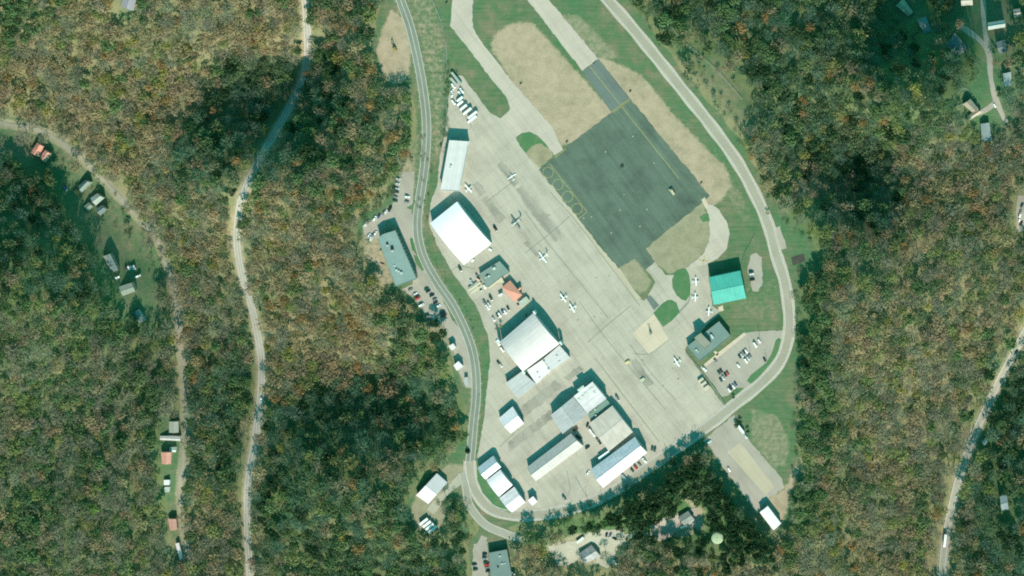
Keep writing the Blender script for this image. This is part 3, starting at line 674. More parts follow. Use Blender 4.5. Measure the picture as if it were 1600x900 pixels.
building('hangar', 'long gabled hangar with slate grey north slope and brilliant white south slope', 'hangar',
 [(923,733.5),(992,682.6),(1011,707),(942.5,762)], 5.8, 'gable', rise=5.0, wall='grey_wall', roof=mr('slate and white roof', (.74,.74,.75), 127, var=.12), doors=[(1,.6,5)], wins=[(2,9,1,2.2)])
building('hangar', 'small gabled hangar with half-white roof, northernmost of three by the road bend', 'hangar',
 [(746,731),(770.5,712),(783,730),(758.5,749.3)], 5.4, 'gable', rise=3.4, wall='grey_wall', roof=mr('row white a', (.66,.69,.70), 127, var=.05), doors=[(1,.6,4.6)])
building('hangar', 'white vaulted hangar in the middle of the three by the road bend', 'hangar',
 [(760,750.8),(781.8,734),(801,758),(779.5,776)], 5.8, 'arch', rise=2.0, wall='grey_wall', roof=mr('row white b', (.80,.80,.76), 37, var=.04), doors=[(1,.7,4.8)])
building('hangar', 'white hangar with speckled north half, southernmost of three by the road bend', 'hangar',
 [(780,778.5),(803.5,760.5),(821,785),(799.8,801)], 5.6, 'gable', rise=2.4, wall='grey_wall', roof=mr('row white c', (.76,.75,.72), 37, var=.16), doors=[(1,.7,4.8)])
building('shed', 'tiny white square shed beside the southernmost of the three road-bend hangars', 'shed',
 [(824.5,782),(832.8,775.5),(839.5,783.5),(832,790.3)], 5.5, 'flat', wall='grey_wall', roof=mr('tiny white', (.8,.8,.78), 37, var=.04), doors=[(1,.5,3)])
building('barn', 'gabled barn with one grey and one white slope, on bare earth', 'barn',
 [(682.5,739.5),(699,754),(669.2,787.5),(650,774)], 4.4, 'gable', rise=4.2, wall='grey_wall', roof=mr('barn roof', (.62,.64,.60), 45, var=.05), doors=[(3,.5,3.6)])
building('hangar', 'isolated white ridged hangar at the far end of the south-east clearing', 'hangar',
 [(1199.5,790.8),(1220.5,818),(1208.5,828.5),(1187,800.5)], 6.0, 'gable', rise=.9, wall='white_wall', roof=mr('far white', (.80,.80,.78), 37, var=.03), doors=[(3,.7,5)])
building('hangar', 'turquoise green gabled hangar on the grass at the east side of the airfield', 'hangar',
 [(1108,433.5),(1157,423),(1166,466),(1115,476.5)], 9.0, 'gable', rise=2.2, wall='teal_wall', roof=mr('turquoise roof', (.075,.43,.33), 102, var=.09, period=3), doors=[(3,.8,6)], wins=[(2,6,1,2.2)])
# --- terminal, offices
darkroof = gravel_roof('dark grey membrane roof', (.155,.215,.195), .1)
term = building('terminal', 'dark flat roofed terminal with a taller brown block, beside the eastern car park', 'terminal',
 [(1073,541.5),(1123.5,502),(1142,525),(1093,565)], 5.2, 'flat', wall='beige_wall', roof=darkroof, parapet=.3, wins=[(2,10,1.2,3),(1,4,1.2,3),(3,4,1.2,3)], doors=[(2,.05,2.8)],
 units=[(1112.5,526,4.2,2,1.6,-55),(1088,547,2,1.6,.9),(1090.5,549.5,1.2,1.2,.8)])
building('penthouse', 'taller block with a brown roof', None,
 [(1084.5,528),(1095,520.5),(1111.5,537),(1101,546)], 9.6, 'flat', wall='beige_wall', roof=gravel_roof('brown gravel roof', (.25,.25,.20), .1), parapet=.25, into=term, base=0)
building('office_building', 'long green-grey flat office with rooftop vents beside the western road', 'office',
 [(590,372.5),(598,366),(617.5,360),(651,436),(618.5,448)], 8.4, 'flat', wall='beige_wall', roof=gravel_roof('green grey membrane roof', (.205,.275,.255), .12), parapet=.3, wins=[(2,14,1.2,2.6),(2,14,4.4,6),(4,12,4.4,6)],
 units=[(605,381,1.8,1.8,.9,20,M['black']),(605,383.5,1.6,1.4,.8),(612.5,388.5,2.6,2.4,1.6,20,M['black']),(613,392,2,1.6,1),(619.5,422,2,1.6,1.2),(623,424,1.8,1.5,1.2),(627,426.5,2,1.8,1.4),(616,415,1.2,1.2,.6),(597,411,1.4,4,.5,70,M['black'])])
building('office_building', 'green-grey flat roofed office touching the red hip roofed building, with rooftop vents', 'office',
 [(748,428.5),(780.5,407.8),(796.5,426),(784,432.5),(762.5,449.5)], 4.2, 'flat', wall='beige_wall', roof=gravel_roof('green membrane roof', (.19,.245,.215), .12), parapet=.2, wins=[(0,6,1,2.4),(4,3,1,2.4)],
 units=[(772,419.5,3,2.2,1.4),(764,431.5,2.2,1.6,1),(759,433.5,1.4,1.4,.8),(761,430,1.6,1,.7,37,M['black'])])
rest = building('restaurant_building', 'red hip roofed building between the green-roofed office and the car park', 'building',
 [(784,449),(797,438),(816,461),(803.5,472)], 4.2, 'hip', rise=2.2, wall='beige_wall', roof=mottled('red tile roof', (.60,.27,.20), .12, .4, 3), wins=[(0,3,1,2.4),(3,5,1,2.4)])
building('porch', None, None,
 [(806,452.5),(812,447),(815,450.5),(809,456.5)], 3.4, 'gable', rise=1.0, wall='beige_wall', roof=mottled('red porch roof', (.60,.27,.20), .12, .4, 3), over=.2, into=rest, base=0)
building('canopy_building', 'flat pale terrace roof behind the red hip roofed building, next to the vaulted hangar', 'terrace',
 [(809,473),(822,463),(828,470),(816,481)], 2.8, 'flat', wall='beige_wall', roof=gravel_roof('terrace roof', (.40,.42,.34), .15), units=[(815,470,2.5,1.5,.7),(809,475,1.5,2.6,.6,37,M['black']),(818,467,1.4,1.4,.6)])
for (pts, lab) in (([(731,453.5),(750,440),(751.5,442.5),(733,456)], 'upper of two long cream walkway canopies in front of the green-roofed office'), ([(735,457.5),(752.5,445),(754,447.5),(737,460)], 'lower of two long cream walkway canopies in front of the green-roofed office')):
    cx, cy = np.mean(pts, 0); E = [at_z(a, b, 3.0) for a, b in pts]; ox, oy = np.mean(E, 0)
    t = thing('walkway_canopy', lab, 'canopy', (ox, oy, .05), 0, 'cream walkway canopies')
    mb = MB(); mb.prism([(x - ox, y - oy) for x, y in E], 2.8, 3.0); mb.build('roof', mottled('cream canopy', (.55,.50,.36), .08), t)
    for (x, y) in inset([(x - ox, y - oy) for x, y in E], .3):
        mb = MB(); mb.tube((x, y, 0), (x, y, 2.8), .09); mb.build('post', M['steel'], t)
building('entrance_canopy', 'curved cream canopy joining the green-roofed office to the red roofed building', 'canopy',
 [(762,449.8),(784,433),(788,442),(776,441.5),(765,451)], 3.0, 'flat', wall='beige_wall', roof=mottled('cream roof', (.56,.48,.34), .08))
building('entrance_canopy', 'tiny pink-roofed porch at the west corner of the green-roofed office', 'porch',
 [(745,434.5),(750,438),(747.5,440.5),(743.5,437)], 3.0, 'flat', wall='beige_wall', roof=mottled('pink roof', (.60,.40,.33), .08))
building('guard_hut', 'small white-roofed hut in the car park beside the red hip roofed building', 'hut',
 [(778,461.5),(784,457.5),(786,460),(780,464.5)], 3.2, 'flat', wall='white_wall', roof=mr('hut', (.7,.72,.68), 37), doors=[(0,.3,2)])
building('shed', 'square white shed on the service lane, northern of the two', 'shed', [(700.5,541),(708,536.5),(712.5,543),(706,548)], 5.0, 'flat', wall='white_wall', roof=mr('lane shed a', (.64,.64,.58), 40, var=.06), doors=[(1,.4,3)])
building('shed', 'square white shed on the service lane, southern of the two', 'shed', [(708.5,571),(716,564.5),(724,572.5),(714,579.5)], 5.4, 'flat', wall='white_wall', roof=mr('lane shed b', (.74,.74,.70), 40, var=.06), doors=[(1,.4,3)])
building('shed', 'narrow grey-green shed at the south end of the service lane', 'shed', [(725.5,590),(731,589),(731.8,602),(726.2,602.5)], 3.4, 'flat', wall='grey_wall', roof=mr('lane shed c', (.36,.45,.42), 90))
building('office_building', 'dark green-grey flat roofed office among trees at the bottom edge', 'office',
 [(763.5,864),(792,858.5),(800,900),(800,915),(768,915)], 6.0, 'flat', wall='dark_wall', roof=gravel_roof('slate membrane', (.15,.205,.19), .12), parapet=.25, wins=[(0,6,1,2.4),(4,6,1,2.4)], units=[(781,869,1.6,1.4,.9),(784.5,881,1.6,1.4,1),(789,880,1,1,.7),(778,886,1,1.6,.8,37,M['black'])])
house13 = mr('striped grey roof', (.30,.34,.31), 127, period=4, var=.2)
building('house', 'weathered grey gabled house in the trodden lot south of the tree belt', 'house',
 [(904,865.5),(924,851),(938.5,869),(914,881)], 5.2, 'gable', rise=2.2, wall='beige_wall', roof=house13, wins=[(2,4,1,2.2)], doors=[(1,.12,2.2)])
building('house', 'low grey-roofed house in the gravel lot beside the green storage tank', 'house',
 [(1059,808.5),(1075,798.5),(1085,811),(1069,821)], 4.4, 'gable', rise=1.5, wall='beige_wall', roof=gravel_roof('grey shingle', (.24,.27,.24), .25), wins=[(2,4,1,2)])
building('shed', 'small cream-roofed lean-to east of the low grey-roofed house by the tank', 'shed', [(1073,817),(1084,810.5),(1086,814),(1075,821)], 3.2, 'flat', wall='beige_wall', roof=mr('cream shed', (.5,.5,.42), 30))
# --- houses in the western valley
gs = lambda n, c: mottled(n, c, .18, .3, 2.5)
red1, red2 = gs('salmon roof', (.62,.27,.20)), gs('salmon shingle', (.58,.29,.22))
sal = building('house', 'salmon roofed house with two cross-gabled wings on the lawn at the upper left', 'house', [(58.5,222.5),(68,229),(61.5,244.5),(47,238)][1:] + [(58.5,222.5)], 4.6, 'gable', rise=2.2, wall='beige_wall', roof=red1, wins=[(0,3,1,2.2)])
building('wing', None, None, [(70.5,234),(80,240.5),(71,254),(62,245)][1:] + [(70.5,234)], 4.2, 'gable', rise=1.8, wall='beige_wall', roof=red2, into=sal, base=sal.location.z)
building('house', 'grey-green gabled house, northernmost of the hillside group beside the dirt road', 'house', [(122.5,291),(133,281),(142.5,285),(127.5,301)], 5.0, 'gable', rise=2.2, wall='beige_wall', roof=gs('moss grey roof', (.21,.26,.23)), wins=[(2,3,1,2.2)])
building('house', 'pale grey-roofed house in the middle of the hillside group beside the dirt road', 'house', [(140,310),(152,302),(163,309.5),(150,321)], 4.6, 'gable', rise=1.9, wall='beige_wall', roof=gs('pale grey roof', (.33,.37,.32)), wins=[(2,3,1,2.2)])
building('house', 'dark slate-roofed house just south of the pale one in the hillside group', 'house', [(149,326.5),(158,320.5),(167.5,327.5),(157,337)], 4.6, 'gable', rise=2.0, wall='beige_wall', roof=gs('slate roof', (.15,.19,.18)), wins=[(2,3,1,2.2)])
building('shed', 'small dull green-roofed shed west of the dark slate-roofed house', 'shed', [(131,322),(139,316),(145,323),(137,330)], 3.4, 'gable', rise=1.1, wall='beige_wall', roof=gs('green shed roof', (.2,.25,.2)))
building('house', 'long dark grey-roofed house beside the lawn with the row of parked cars', 'house', [(172,396.5),(185,422),(175,425.5),(160.5,400.5)], 4.6, 'gable', rise=1.6, wall='beige_wall', roof=gs('charcoal roof', (.20,.235,.22)), wins=[(0,5,1,2.2)])
building('house', 'flat grey-green roofed house south of the row of parked cars', 'house', [(185,448),(206,441.5),(211.5,455),(192,462.5)], 4.2, 'gable', rise=1.2, wall='beige_wall', roof=gs('olive roof', (.24,.28,.23)), wins=[(2,4,1,2.2)])
building('house', 'narrow dark-roofed house with white gable end, southernmost of the western lawn', 'house', [(216,484),(226,501),(217.5,505.5),(208,487.5)], 5.0, 'gable', rise=2.0, wall='white_wall', roof=gs('dark teal roof', (.17,.22,.21)), wins=[(0,4,1,2.2)])
building('house', 'taupe roofed house at the north end of the roadside row', 'house', [(264,658.5),(279,658.5),(279,676),(264,676)][1:] + [(264,658.5)], 4.8, 'gable', rise=1.5, wall='beige_wall', roof=gs('taupe roof', (.30,.31,.26)), wins=[(0,4,1,2.2)])
building('mobile_home', 'long narrow pale-roofed mobile home lying across the roadside row', 'mobile home', [(250,681),(281.5,682),(281.5,689),(250,687.5)], 3.6, 'gable', rise=.5, wall='white_wall', roof=mr('trailer roof', (.48,.50,.45), 90, var=.1), over=.15)
building('shed', 'small whitish shed just north-east of the salmon roofed roadside cottage', 'shed', [(265,699),(275,699),(275,706.5),(265,706.5)], 3.2, 'gable', rise=.8, wall='white_wall', roof=gs('whitish roof', (.5,.53,.46)), over=.2)
building('cottage', 'salmon roofed cottage in the roadside row, northern of the two red ones', 'cottage', [(268,706.5),(267,725),(253,725),(251.5,706.5)], 4.8, 'gable', rise=2.0, wall='beige_wall', roof=red2, wins=[(0,3,1,2.2)])
building('shed', 'small white shed in the roadside row between the two salmon roofed cottages', 'shed', [(256,750),(265,750),(264.5,758),(256,758)], 3.4, 'flat', wall='white_wall', roof=gs('white shed roof', (.68,.7,.66)), over=.2)
building('shed', 'small grey shed just south of the white shed between the salmon roofed cottages', 'shed', [(257,761),(265,761),(264,769),(257,769)], 3.0, 'flat', wall='white_wall', roof=gs('grey shed roof', (.42,.45,.40)), over=.2)
building('cottage', 'dusky salmon roofed cottage near the bottom of the roadside row', 'cottage', [(275.5,811),(277,827.5),(266,829),(262,810)], 4.6, 'gable', rise=1.8, wall='beige_wall', roof=gs('dusky red roof', (.50,.27,.22)), wins=[(0,3,1,2.2)])
building('mobile_home', 'slim white mobile home at the bottom end of the roadside row', 'mobile home', [(279.5,848),(285.5,873),(280.5,875),(274,849.5)], 3.4, 'gable', rise=.5, wall='white_wall', roof=mr('slim white roof', (.62,.64,.6), 10, var=.1), over=.15)
building('house', 'purple-grey roofed house cut by the top edge in the upper left woods', 'house', [(216,-9),(208,17),(189,10),(193,-9)], 5.2, 'gable', rise=2.0, wall='beige_wall', roof=gs('purple grey roof', (.30,.28,.31)), wins=[(0,3,1,2.2)])
# --- houses in the north-east suburb
building('house', 'tan-roofed house at the top edge among dark trees, north-east', 'house', [(1411,-3),(1427,19),(1419,25.5),(1400,9)], 5.2, 'gable', rise=2.2, wall='beige_wall', roof=gs('tan roof', (.42,.35,.25)), wins=[(0,3,1,2.2)])
building('house', 'small slate-grey roofed house east of the tan-roofed one at the top edge', 'house', [(1447,26),(1456,48),(1444,53),(1433,31)], 5.0, 'gable', rise=1.8, wall='beige_wall', roof=gs('slate blue roof', (.20,.25,.25)), wins=[(0,3,1,2.2)])
building('house', 'large dark hip roofed house with cluttered patio, deep among the north-east trees', 'house', [(1492,51),(1513,76),(1498,89),(1478,72)], 5.4, 'hip', rise=2.8, wall='beige_wall', roof=gs('near black roof', (.10,.13,.13)), wins=[(0,4,1,2.2)])
building('house', 'pale grey-roofed house near the right end of the top street', 'house', [(1543,35.5),(1570,31),(1571,42.5),(1544,47)], 5.0, 'gable', rise=2.0, wall='beige_wall', roof=gs('pale grey shingle', (.36,.40,.37)), wins=[(2,4,1,2.2)])
building('house', 'blue-grey roofed house by the oval lawn beside the suburban street', 'house', [(1580,112),(1581,133.5),(1569,135),(1567,115)], 5.0, 'gable', rise=1.8, wall='beige_wall', roof=gs('blue grey roof', (.29,.33,.33)), wins=[(0,4,1,2.2)])
building('house', 'brown gabled house with a fenced yard at the end of the short driveway', 'house', [(1516.5,154.5),(1529.5,170.5),(1519,175.5),(1504,163)], 5.4, 'gable', rise=2.2, wall='beige_wall', roof=gs('brown roof', (.34,.28,.22)), wins=[(0,4,1,2.2)])
building('garage', 'tan-roofed garage wing south of the brown gabled house', 'garage', [(1512,181),(1528,170.5),(1534,175.5),(1516,187.5)], 3.8, 'gable', rise=1.4, wall='beige_wall', roof=gs('light tan roof', (.46,.38,.29)))
building('house', 'grey-roofed house in the yard south of the brown gabled house', 'house', [(1546,191.5),(1550,220),(1534,222),(1532,193.5)], 5.0, 'gable', rise=1.8, wall='white_wall', roof=gs('mid grey roof', (.23,.28,.27)), wins=[(0,4,1,2.2)])
building('shed', 'small pale-roofed shed hard by the eastern road', 'shed', [(1534.5,691),(1540,684.5),(1545.5,687),(1538,697.5)], 4.2, 'gable', rise=1.2, wall='white_wall', roof=gs('pale roof', (.44,.47,.42)))
building('house', 'dark blue-grey roofed house in the shadowed trees east of the eastern road', 'house', [(1562,776),(1573,772),(1576,796),(1565,799)], 5.0, 'gable', rise=1.8, wall='beige_wall', roof=gs('dusk blue roof', (.22,.27,.28)))
building('house', 'pale roofed house cut by the top edge, right of the small slate-grey one', 'house', [(1501,-7),(1519,-8),(1520,8),(1502,9)], 5.0, 'gable', rise=1.8, wall='beige_wall', roof=gs('bone roof', (.45,.43,.36)))
building('house', 'dull pink roofed house at the extreme top right', 'house', [(1583,15),(1594,13),(1596,25),(1585,27)], 5.0, 'gable', rise=1.8, wall='beige_wall', roof=gs('dull pink roof', (.42,.33,.28)))
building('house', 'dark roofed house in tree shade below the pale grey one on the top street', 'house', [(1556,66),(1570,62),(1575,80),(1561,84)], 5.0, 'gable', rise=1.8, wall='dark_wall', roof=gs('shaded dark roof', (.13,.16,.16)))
# storage tank
x, y, z = on_ground(1120.7, 841, 8.0)
t = thing('storage_tank', 'round pale green domed storage tank among the trees near the bottom edge', 'tank', (x, y, z))
mt = mottled('pale green tank paint', (.36,.44,.28), .06)
mb = MB(); mb.tube((0,0,-1), (0,0,7), 5.6, n=40); mb.build('tank_body', mt, t)
mb = MB(); n = 40; mb.loft([[(5.7 * math.cos(k) * math.cos(a), 5.7 * math.cos(k) * math.sin(a), 7 + 1.4 * math.sin(k)) for a in np.linspace(0, 2 * math.pi, n, endpoint=False)] for k in np.linspace(0, 1.5, 9)]); mb.build('dome', mt, t, True)
mb = MB(); mb.tube((0,0,8.4), (0,0,8.8), .5, n=12); mb.build('vent', M['steel'], t)
mb = MB()
for s in (-.25, .25): mb.tube((5.85, s, 0), (5.85, s, 7.4), .04, n=5)
for k in range(18): mb.tube((5.85, -.25, .4 + k * .4), (5.85, .25, .4 + k * .4), .025, n=4)
mb.build('ladder', M['steel'], t)
# rolling door tracks of the vaulted hangar
for (px, py, dx) in ((835, 489, 1), (876, 536.5, 1), (818, 582, 1), (779, 533, 1)):
    x, y = at_z(px, py, 8.8); mb = MB(); mb.box((x - bigh.location.x, y - bigh.location.y, 4.3), (1.4, 3.6, 9.2), math.radians(37)); mb.build('door_pylon', M['white_wall'], bigh)
# ------------------------------------------------------------------ vehicles
PAINT = {'white': (.80,.80,.78), 'silver': (.48,.50,.50), 'grey': (.20,.22,.22), 'black': (.025,.028,.03), 'red': (.42,.05,.04), 'blue': (.05,.09,.20), 'dark green': (.03,.08,.06), 'tan': (.40,.34,.24), 'yellow': (.6,.45,.08), 'teal': (.07,.22,.22)}
PM = {}
def paint(c):
    if c not in PM:
        PM[c] = mottled(c + ' paint', PAINT[c], .06, .5, 4, rough=.3, spec=.5)
    return PM[c]
PROTO = {}
OFFSTAGE = []
def quadbox(mb, p, th):
    mb.add(p, [tuple(range(len(p)))])
WHEEL = None
def wheel_mesh(r, w):
    mb = MB(); mb.tube((0, -w / 2, 0), (0, w / 2, 0), r, n=12); return mb.mesh('wheel', M['black'])
def make_car(kind, col):
    """car nose towards +x"""
    key = (kind, col)
    if key in PROTO: return copy_tree(PROTO[key])
    L, W, H, hood, c0, c1, t0, t1 = {'car': (4.6, 1.82, 1.45, .88, .95, -1.95, .35, -1.35), 'suv': (4.8, 1.95, 1.8, 1.05, .95, -2.3, .5, -2.05),
        'pickup_truck': (5.6, 2.0, 1.85, 1.1, 1.1, -.95, .7, -.75), 'van': (5.3, 2.0, 2.15, 1.2, 1.75, -2.6, 1.25, -2.5)}[kind]
    root = thing(kind, 'vehicle', kind.replace('_', ' '))
    b = MB(); h = L / 2; w = W / 2
    sec = [(-h, .42, hood - .05, .86), (-h + .15, .3, hood + .02, .96), (c1, .28, hood + .03, 1), (c0, .28, hood, 1), (h - .35, .3, hood - .14, .95), (h, .42, hood - .3, .8)]
    b.loft([[(x, -w * k, z0), (x, w * k, z0), (x, w * k, z1 - .18), (x, w * k * .9, z1), (x, -w * k * .9, z1), (x, -w * k, z1 - .18)] for x, z0, z1, k in sec])
    k0, k1 = .90, .74
    b.loft([[(c0, -w * k0, hood - .05), (c0, w * k0, hood - .05), (c1, w * k0, hood - .05), (c1, -w * k0, hood - .05)], [(t0, -w * k1, H), (t0, w * k1, H), (t1, w * k1, H), (t1, -w * k1, H)]])
    if kind == 'pickup_truck':
        for s in (-1, 1): b.box(((-h + c1) / 2, s * (w - .1), hood + .12), (abs(-h - c1) - .1, .12, .25))
        b.box((-h + .1, 0, hood + .12), (.1, W * .88, .25))
    kid(root, b.build('body', paint(col)))
    def glass(nm, p4, off):
        mb = MB(); ctr = sum((Vector(p) for p in p4), Vector()) / 4; o = Vector(off)
        q = [ctr + (Vector(p) - ctr) * .9 + o * .03 for p in p4]; q2 = [v - o * .025 for v in q]
        mb.loft([q2, q]); kid(root, mb.build(nm, M['glass']))
    zb, zt = hood + .02, H - .06
    glass('windscreen', [(c0, -w * k0, zb), (c0, w * k0, zb), (t0, w * k1, zt), (t0, -w * k1, zt)], (.7, 0, .7))
    glass('rear_window', [(c1, w * k0, zb), (c1, -w * k0, zb), (t1, -w * k1, zt), (t1, w * k1, zt)], (-.7, 0, .5))
    for s in (-1, 1):
        glass('side_window', [(c0 - .1, s * w * k0, zb), (c1 + .1, s * w * k0, zb), (t1, s * w * k1, zt), (t0, s * w * k1, zt)], (0, s * .9, .3))
    wm = wheel_mesh(.34, .22)
    for x in (h * .62, -h * .6):
        for s in (-1, 1):
            o = link(bpy.data.objects.new('wheel', wm)); o.location = (x, s * (w - .1), .34); kid(root, o)
    PROTO[key] = root
    return root
USED = set()
def car(px, py, ang, col, kind, label, group, up=0.0):
    r = make_car(kind, col)
    x, y, z = on_ground(px, py, 0.7)
    r.location = (x, y, z + 0.14 + up); r.rotation_euler = (0, 0, math.radians(ang))
    if 'group' in r: del r['group']
    tag(r, label, {'pickup_truck': 'pickup'}.get(kind, kind), group)
    return r
ORD = ['first','second','third','fourth','fifth','sixth','seventh','eighth','ninth','tenth','eleventh','twelfth']
KN = {'car': 'car', 'suv': 'SUV', 'pickup_truck': 'pickup truck', 'van': 'van'}
def row(cars, place, order, group):
    """cars in a row, listed in the order named"""
    for i, c in enumerate(cars):
        px, py, ang, col = c[:4]; kind = c[4] if len(c) > 4 else 'car'
        pos = ORD[i] if len(cars) > 1 else ''
        lab = f'{col} {KN[kind]}, {pos} from the {order} {place}' if len(cars) > 1 else f'{col} {KN[kind]} {place}'
        if len(cars) == 2:
            which = {'top': ('upper', 'lower'), 'left': ('left', 'right'), 'bottom': ('lower', 'upper')}[order][i]
            lab = f"{col} {KN[kind]}, {which} of two {re.sub(r'^(in|of) the (dark |white )?pair ', '', place)}"
        car(px, py, ang, col, kind, lab, group)
W, SI, GR, BK, RD, BL, DG, TN = 'white', 'silver', 'grey', 'black', 'red', 'blue', 'dark green', 'tan'
row([(622,279.5,-8,SI,'suv'),(621,287,-8,SI),(620,294.5,-8,SI),(619.5,300,-8,BK),(618,308,-8,GR),(617.5,314,-8,DG,'suv')], 'along the left side of the small northern lot', 'top', 'cars in the small northern lot')
row([(636.5,307.5,-8,W,'suv'),(636,315.5,-8,GR)], 'in the pair on the right of the small northern lot', 'top', 'cars in the small northern lot')
row([(571.5,350,62,W,'suv'),(575,347,62,GR),(585.5,341.5,62,W,'pickup_truck'),(592.5,337.5,62,BL),(600,332.5,62,GR),(603,331,62,W),(609.5,326.5,62,BK,'pickup_truck')], 'in the slanted row above the office', 'left', 'cars in the slanted row above the office')
row([(576.5,368,58,W),(579.5,370,58,SI,'suv'),(583,367.5,58,GR),(586.5,364.5,58,W),(580,373.5,58,W)], 'in the cluster at the office north-west corner', 'left', 'cars at the office corner')
row([(641.5,452.5,28,GR),(649,459.5,28,W),(650.5,462.5,28,BK,'suv'),(652.5,466,28,RD,'pickup_truck'),(658.5,476.5,28,W,'van'),(667,493,28,DG,'suv'),(670.5,500,28,DG)], 'on the left side of the wooded roadside lot', 'top', 'cars on the left of the roadside lot')
row([(666.5,451.5,28,DG),(669,455,28,BK),(675,461.5,28,BK,'suv'),(679.5,468,28,GR),(680.5,473,28,BK),(685,478,28,W),(691.5,488,28,BK,'suv'),(693.5,493.5,28,RD,'pickup_truck')], 'on the right side of the wooded roadside lot', 'top', 'cars on the right of the roadside lot')
row([(719,420,-62,DG,'pickup_truck')], 'alone just below the dazzling white hangar', '', None)
row([(737,441.5,-65,SI,'pickup_truck')], 'beside the tiny pink-roofed porch', '', None)
row([(745.5,431,-62,GR)], 'close against the west end of the green-roofed office', '', None)
row([(750.5,451.5,-60,DG),(757,447.5,-60,W)], 'in the pair below the cream walkway canopies', 'left', 'cars below the cream canopies')
row([(757.5,473.5,-60,GR,'pickup_truck'),(762.5,480.5,-60,W),(764,475.5,-60,SI,'suv'),(767,465.5,-62,DG,'pickup_truck')], 'west of the red hip roof', 'left', 'cars west of the red hip roof')
row([(771,498,-62,SI),(777.5,493,-60,DG),(780.5,491.5,-60,W,'suv'),(785.5,487,-60,BL),(789,487,-60,W),(794,482,-62,DG)], 'in the row above the cream vaulted hangar', 'left', 'cars above the vaulted hangar')
row([(778.5,536,-55,W,'pickup_truck'),(784.5,546,-55,W,'van')], 'parked along the west wall of the vaulted hangar', 'top', 'vehicles along the vaulted hangar wall')
row([(779,567,-55,DG),(782,570.5,-55,SI)], 'in the pair on the pavement west of the vaulted hangar', 'top', 'pair west of the vaulted hangar')
row([(918,664,70,BK),(923.3,673.5,-58,W,'van'),(926.8,678.5,-58,W),(934,688,-60,GR),(937.2,692,-60,DG)], 'along the west edge of the beige gabled hall', 'top', 'cars by the beige hall')
row([(918,699,35,BK,'suv'),(904,683,-40,BK,'pickup_truck')], 'in the yard beside the long grey hangar', 'bottom', 'dark vehicles in the yard')
row([(975,745.5,-48,SI,'pickup_truck'),(988,735,-48,DG),(993.5,730.5,-48,RD,'suv'),(999.5,726,-48,GR),(1007,719.5,-48,W,'pickup_truck')], 'south of the slate and white hangar', 'left', 'cars along the slate and white hangar')
row([(1019,700.5,80,DG),(1023.3,702,80,DG,'suv')], 'in the dark pair east of the slate and white hangar', 'left', 'dark pair east of the hangar')
row([(919,738.5,60,W)], 'at the west corner of the slate and white hangar', '', None)
row([(882,779,-52,GR,'van')], 'with pale roof, alone on the wide southern pavement', '', None)
row([(964.8,622.5,-58,GR,'van')], 'on the apron beside the patched white hangar', '', None)
row([(774,357,-58,BK,'pickup_truck')], 'on the apron at the east corner of the dazzling white hangar', '', None)
row([(1101,577,-50,W,'suv')], 'at the lower left corner of the terminal car park', '', None)
row([(1118,564,-55,GR)], 'right in front of the terminal footpath', '', None)
row([(1123.5,582.5,-58,DG),(1127,580,-58,BK)], 'of the dark pair at the top of the lower terminal car group', 'left', 'lower terminal car group')
row([(1133.5,586,-58,BK),(1137,583.5,-58,RD)], 'of the pair on the right of the lower terminal car group', 'left', 'lower terminal car group')
row([(1126.5,594,-58,DG),(1129.8,590,-58,SI)], 'of the pair at the bottom of the lower terminal car group', 'left', 'lower terminal car group')
row([(1139,609,-58,W),(1142,606.5,-58,BK,'suv'),(1146,604,-58,W),(1149.5,600.5,-58,BL)], 'in the bottom row of the terminal car park', 'left', 'bottom row of the terminal car park')
row([(1153.5,571,-58,W)], 'alone in the centre of the terminal car park', '', None)
row([(1156,557.5,-58,DG),(1158.8,554.5,-58,SI),(1162.5,551,-58,DG),(1165.8,548.5,-58,W)], 'in the busiest parking block, upper line', 'left', 'busiest terminal car block')
row([(1165.5,563.5,-58,W,'suv'),(1168.8,559.5,-58,SI),(1172,556.5,-58,GR)], 'in the busiest parking block, lower line', 'left', 'busiest terminal car block')
row([(1180,538.5,-58,W,'van'),(1186,532.5,-58,W)], 'of the pair near the top right of the terminal car park', 'left', 'top right pair in the terminal car park')
row([(1195,562.5,-60,BK)], 'alone by the curved grass median of the terminal car park', '', None)
row([(1174,425.5,8,DG,'suv'),(1174,428.5,8,W),(1174,431.5,8,GR),(1175.5,437,8,BK,'suv')], 'beside the turquoise hangar', 'top', 'cars beside the turquoise hangar')
row([(1108,691,30,W,'suv')], 'at the top corner of the south-east clearing', '', None)
row([(1164.5,681,-58,SI,'pickup_truck')], 'behind the white trailer at the edge of the south-east clearing', '', None)
row([(1139,733.5,-65,W)], 'at the left edge of the south-east clearing by the trees', '', None)
row([(757.5,866,10,BK),(757.5,872.5,10,GR,'suv'),(759,879,10,DG),(761,882.5,10,RD,'pickup_truck'),(761.5,886.5,10,GR),(762.5,892.5,10,BK)], 'along the dark office at the bottom edge', 'top', 'cars along the dark bottom office')
row([(741.5,882,12,BK),(743,890,12,DG,'suv')], 'of the pair across the lane from the dark bottom office', 'top', 'pair across the lane')
row([(795,896,20,W),(801,895.5,-40,W,'van')], 'below the dark bottom office', 'left', 'pale pair below the bottom office')
row([(948,835,78,BK,'suv'),(954,834.5,70,BL),(953.5,838.5,55,SI),(960,841.5,-30,BK)], 'in the trodden lot east of the weathered grey house', 'left', 'cars in the trodden lot')
row([(961,878,-65,W,'van')], 'at the lower right of the trodden lot under bare trees', '', None)
row([(1068,823,20,W,'pickup_truck'),(1066,815,30,RD)], 'before the low house by the tank', 'bottom', 'cars by the tank house')
row([(1588.5,549,62,BK)], 'driving on the eastern road near the right edge', '', None)
row([(101.5,294,-60,BL,'pickup_truck')], 'parked in the grass west of the hillside houses', '', None)
